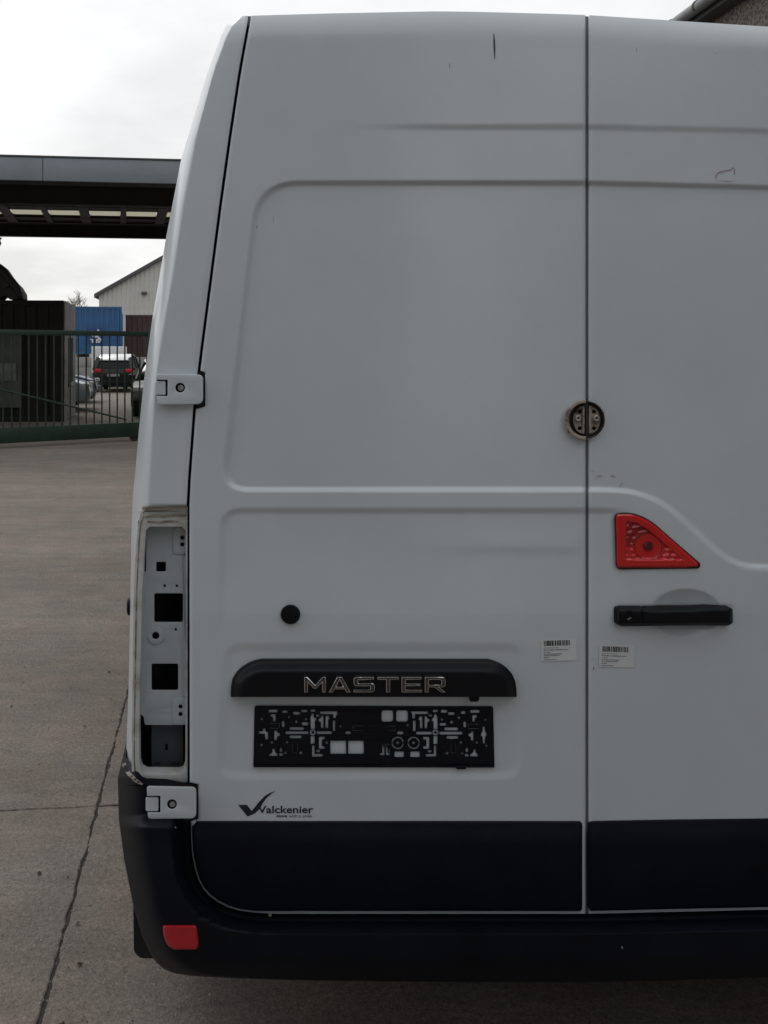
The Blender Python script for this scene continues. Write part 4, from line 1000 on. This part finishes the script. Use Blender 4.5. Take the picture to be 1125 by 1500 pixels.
# low concrete block wall in front
cbw = empty('block_wall', (-7.6, 41.5, 0), 'low grey concrete block wall running below the blue container', 'wall')
bm_ = None
for r_ in range(3):
    for c_ in range(9):
        x = c_ * 1.22 + (.6 if r_ % 2 else 0)
        if bm_ is None: o = MB().box(0, 0, 0, 1.2, .6, .48).build('block', M['block'], cbw, bevel=.02, world=False); bm_ = o.data
        else: o = link('block', bm_, None, cbw, False)
        o.location = (x, 0, r_ * .49)
# white trailer panel behind the car
wt = empty('white_trailer', (-5.0, 39.6, 0), 'white box trailer showing just above the roof of the black hatchback', 'trailer')
MB().box(-.85, -.3, .75, .72, .3, 1.97).build('box_body', M['whitepanel'], wt, bevel=.03, world=False)
MB().box(-.8, -.25, .5, .7, .25, .745).build('chassis', M['darksteel'], wt, world=False)
for x in (-.75, .66):
    wheel(wt, x + (.1 if x > 0 else -.1) , 0.05, 1 if x > 0 else -1, .28, .18, False)

# ================================================================== WAREHOUSE
wh = empty('warehouse', (-9.8, 70, 0), 'pale grey metal clad warehouse with a dark edged gable roof', 'warehouse')
ze, zr, hw = 6.38, 12.2, 10.35
pr = corrugated(0, 2 * hw, 0, 1, .38, .05)
for i0 in range(0, len(pr) - 1, 12):
    seg = pr[i0:i0 + 13]
    v = []; f = []
    for (x, y) in seg:
        zt_ = ze + (zr - ze) * (1 - abs(x - hw) / hw); v += [(x, y, 0), (x, y, zt_)]
    for i in range(len(seg) - 1): f.append((2 * i, 2 * i + 2, 2 * i + 3, 2 * i + 1))
    link('cladding_panel', mesh('cladding_panel', v, f), M['cladding'], wh, False)
for s_ in (0, 1):
    x0_ = -.35 if s_ == 0 else 2 * hw + .35; k = (zr - ze) / hw
    b = MB(); b.prism([(x0_, ze - .35 * k - .0), (hw, zr), (hw, zr + .32), (x0_, ze - .35 * k + .30)], lambda x, z: (x, -.4, z), lambda x, z: (x, 32, z)); b.build('roof', M['roofedge'], wh, world=False)
    MB().box(0 if s_ == 0 else 2 * hw - .1, .06, 0, .1 if s_ == 0 else 2 * hw, 31.9, ze - .2).build('side_wall', M['cladding'], wh, world=False)
MB().box(3.5, -.35, 6.45, 3.95, -.01, 6.68).build('flood_lamp', M['roofedge'], wh, bevel=.03, world=False)

# bare tree beyond the containers
tree = empty('bare_tree', (-13.9, 84, 0), 'small bare leafless tree showing over the containers', 'tree')
tb = MB(); tb.tube([(0, 0, 0), (.05, 0, 3.2), (0, .05, 5.6)], [.2, .16, .09], 8); tb.build('trunk', M['bark'], tree, world=False)
tw = MB(); rt = random.Random(4)
def branch(p, d_, L, r, lev):
    q = p + d_ * L; tw.tube([p, p + d_ * L * .5 + Vector((rt.uniform(-.05, .05), rt.uniform(-.05, .05), .03)), q], [r, r * .8, r * .55], 4, False)
    if lev == 0: return
    for k in range(rt.choice([3, 4, 4])):
        nd = (d_ + Vector((rt.uniform(-.85, .85), rt.uniform(-.85, .85), rt.uniform(-.2, .55)))).normalized()
        branch(p + d_ * L * rt.uniform(.55, 1), nd, L * rt.uniform(.55, .8), r * .6, lev - 1)
for k in range(7):
    a_ = k * .9; branch(Vector((0, .05, 4.3 + .2 * k)), Vector((math.cos(a_) * .6, math.sin(a_) * .6, .9)).normalized(), 1.1, .05, 3)
tw.build('crown', M['bark'], tree, world=False)

# ================================================================== SCRAP GRAB ON THE CONTAINER
gr = empty('scrap_grab', (-5.55, 21.6, 2.95), 'rusty dark scrap grab resting on top of the brown container', 'scrap grab')
gk = 21.6 / F
G_ = lambda pts: [((u - U0) * gk + 5.55, CZ - (v - V0) * gk - 2.95) for u, v in pts]
main = G_([(37.2, 439.6), (36.5, 431), (30.5, 421), (24, 414.5), (18, 407), (9, 394), (0, 387), (-14, 381), (-34, 384), (-46, 398), (-50, 420), (-48, 439.6), (4, 439.6), (6, 436.5), (11, 435), (16, 437), (17, 439.6)])
MB().prism(main, lambda x, z: (x, -.28, z), lambda x, z: (x, .28, z)).build('grab_body', M['darksteel'], gr, bevel=.035, world=False)
MB().tube([(x, -.33, z) for x, z in G_([(-30, 384), (-6, 386), (8, 397), (20, 413), (30, 424), (34, 437)])], [.05, .09, .10, .10, .09, .05], 10).build('claw', M['darksteel'], gr, smooth=True, world=False)
MB().tube([(x, -.33, z) for x, z in G_([(-40, 392), (-22, 398), (-12, 412), (-8, 437)])], [.05, .09, .09, .05], 10).build('claw', M['darksteel'], gr, smooth=True, world=False)
MB().tube([(x, 0, z) for x, z in G_([(-16, 384), (-8, 366), (-1, 355), (0.5, 348)])], [.10, .08, .06, .05], 10).build('cylinder_rod', M['darksteel'], gr, smooth=True, world=False)
MB().tube([(x, y, z) for (x, z) in G_([(14, 418)]) for y in (-.40, .30)], .09, 12).build('pivot_pin', M['darksteel'], gr, smooth=True, world=False)

# ================================================================== CARS
def car(name, loc, rz, paint, label, roofm=None, tail=True, L=4.2, W_=1.76, Hh=1.52, group='cars parked in the yard beyond the gate', rear_dark=None):
    """local +X is the nose, wheels on z=0"""
    c = empty(name, (*loc, 0), label, 'car', group, rz); hw_ = W_ / 2
    low = [(-L / 2, .30), (-L / 2 - .04, .62), (-L / 2 + .02, .98), (-L * .25, 1.0), (L * .2, .98), (L * .36, .90), (L / 2 - .06, .74), (L / 2, .45), (L / 2 - .08, .26), (-L / 2 + .1, .24)]
    secs = ((-hw_, .05), (-hw_ + .07, 0), (hw_ - .07, 0), (hw_, .05))
    v = []; f = []; m = len(low)
    for (y, ins) in secs:
        for (x, z) in low: v.append((x * (1 - ins * .9), y, .6 + (z - .6) * (1 - ins)))
    for k in range(3):
        for i in range(m): f.append((k * m + i, k * m + (i + 1) % m, (k + 1) * m + (i + 1) % m, (k + 1) * m + i))
    f += [tuple(range(m)), tuple(range(3 * m, 4 * m))]
    b = MB(); b.v, b.f = v, f; b.build('body', paint, c, bevel=.03, world=False, ang=40)
    gh = [(-L / 2 + .10, .99), (-L * .40, 1.42), (-L * .30, Hh), (L * .03, Hh - .02), (L * .10, Hh - .09), (L * .27, .965)]
    ty = hw_ - .06; tyt = hw_ - .22
    yy = lambda z: ty + (tyt - ty) * (z - .97) / (Hh - .97)
    b = MB(); b.prism(gh, lambda x, z: (x, -yy(z), z), lambda x, z: (x, yy(z), z)); b.build('cabin_glass', M['glass'], c, bevel=.02, world=False)
    rf = MB(); ru = [(-L * .43, 1.36), (-L * .405, 1.45), (-L * .30, Hh + .025), (L * .03, Hh + .005), (L * .11, Hh - .08), (L * .09, Hh - .11), (L * .02, Hh - .05), (-L * .30, Hh - .06), (-L * .38, 1.37)]
    rf.prism(ru, lambda x, z: (x, -yy(z) - .02, z), lambda x, z: (x, yy(z) + .02, z)); rf.build('roof', roofm or paint, c, bevel=.012, world=False)
    for s_ in (-1, 1):
        for (a_, b_, t) in (((-L / 2 + .08, .97), (-L * .405, 1.44), .11), ((-L * .06, .97), (-L * .07, Hh - .03), .05), ((L * .275, .955), (L * .10, Hh - .07), .035)):
            MB().tube([(a_[0], s_ * (yy(a_[1]) + .005), a_[1]), (b_[0], s_ * (yy(b_[1]) + .005), b_[1])], t, 6).build('pillar', paint, c, world=False)
        tl = MB().box(-L / 2 - .05, s_ * (hw_ - .20) - .17, .86, -L / 2 + .12, s_ * (hw_ - .20) + .17, 1.0); tl.build('tail_light', M['redflat'], c, bevel=.02, world=False)
        MB().box(L / 2 - .24, s_ * (hw_ - .24) - .19, .66, L / 2 - .05, s_ * (hw_ - .24) + .19, .80).build('headlight', M['lampclear'], c, bevel=.03, world=False)
        MB().box(L * .17, s_ * (hw_ + .09) - .09, .96, L * .17 + .11, s_ * (hw_ + .09) + .09, 1.10).build('mirror', paint, c, bevel=.025, world=False)
        for x in (-L * .31, L * .31): wheel(c, 0, 0, 0, .31, .2, False) if False else wheel_local(c, x, s_ * hw_, s_)
    MB().box(-L / 2 - .052, -.26, .68, -L / 2 - .02, .26, .79).build('number_plate', M['block'], c, world=False)
    MB().box(-L / 2 - .07, -hw_ + .05, .27, -L / 2 + .05, hw_ - .05, .50).build('bumper', rear_dark or M['trim'], c, bevel=.03, world=False)
    MB().box(L / 2 - .10, -hw_ + .3, .34, L / 2 + .012, hw_ - .3, .56).build('grille', M['trim'], c, bevel=.03, world=False)
    return c
def wheel_local(parent, x, y, side, r=.31, wd_=.2):
    prof = [(r - .085, 0), (r - .02, 0), (r, .02), (r, wd_ - .02), (r - .02, wd_), (r - .085, wd_)]; K = 24; v = []; f = []
    for k in range(K):
        a_ = 2 * math.pi * k / K
        for (q, t) in prof: v.append((x + q * math.cos(a_), y + side * (.012 - t), r + q * math.sin(a_)))
    m = len(prof)
    for k in range(K):
        for j in range(m): f.append((k * m + j, k * m + (j + 1) % m, ((k + 1) % K) * m + (j + 1) % m, ((k + 1) % K) * m + j))
    w_ = link('wheel', autosmooth(mesh('wheel', v, f), 40), M['tyre'], parent, False)
    rim = MB().tube([(x, y - side * .01, r), (x, y - side * .15, r)], r - .083, 20); rim.build('rim', M['rim'], w_, smooth=True, world=False)
car('parked_car', (-4.42, 38.0), R(90), M['black_body'], 'black hatchback with white roof and red tail lights, seen from behind through the gate', roofm=M['white_body'], L=4.2, W_=1.72, Hh=1.60)
car('parked_car', (-5.75, 25.2), R(3), M['silver_body'], 'silver car nosing out beside the beige container end', L=4.1, W_=1.74, Hh=1.46)
car('parked_car', (-6.1, 29.0), R(3), M['blue_body'], 'dark blue car with white roof parked just beyond the silver car', roofm=M['white_body'], L=4.1, W_=1.72, Hh=1.46)
car('parked_car', (-1.36, 23.9), R(-90), M['black_body'], 'black car with pale roof half hidden behind the van edge', roofm=M['silver_body'], L=4.3, W_=1.78, Hh=1.5)

# ================================================================== PEBBLEDASH BUILDING (right, and round behind the viewer)
pb = empty('pebbledash_building', (6.2, 8, 0), 'pebbledash building with a grey eaves gutter, above the van top right', 'building')
def bx(nm, m_, *a, bevel=0): return MB().box(*a).build(nm, m_, pb, bevel=bevel)
bx('wall', M['pebbledash'], 6.16, -14, 0, 12.5, 32, 5.80)
bx('rear_wing_wall', mat('grey_render', (.12, .125, .13), .9, var=.25, vscale=.8), -16, -14, 0, 1.8, -5.8, 8.4)  # unseen wing inferred from door reflections; its height set to darken the rear doors
b = MB(); b.prism([(5.86, 5.985), (9.4, 8.3), (12.9, 5.985), (12.9, 5.90), (9.4, 8.2), (5.86, 5.90)], lambda x, z: (x, -14.2, z), lambda x, z: (x, 32.2, z)); b.build('roof', M['tile'], pb)
bx('soffit', M['roofedge'], 5.95, -14, 5.80, 6.158, 32, 5.895)
MB().tube([(5.88, -6.8, 5.93), (5.88, 32.2, 5.89)], .068, 16).build('gutter', M['gutter'], pb, smooth=True)
for y in np.arange(3.0, 31, .62):
    o = MB().tube([(5.88, y, 5.922), (5.88, y + .035, 5.922)], .076, 14).build('gutter_bracket', M['roofedge'], pb, smooth=True)
MB().tube([(6.08, 31, 0), (6.08, 31, 5.8)], .05, 10).build('downpipe', M['gutter'], pb, smooth=True)
b = MB(); b.prism([(-5.4, 8.4), (-9.9, 10.8), (-14.4, 8.4)], lambda y, z: (-16.2, y, z + .003), lambda y, z: (2.0, y, z + .003)); b.build('rear_wing_roof', M['tile'], pb)
for x in (-13, -9, -5, -1):
    MB().box(x, -5.83, 1.0, x + 1.6, -5.78, 2.4).build('window', M['glass'], pb)
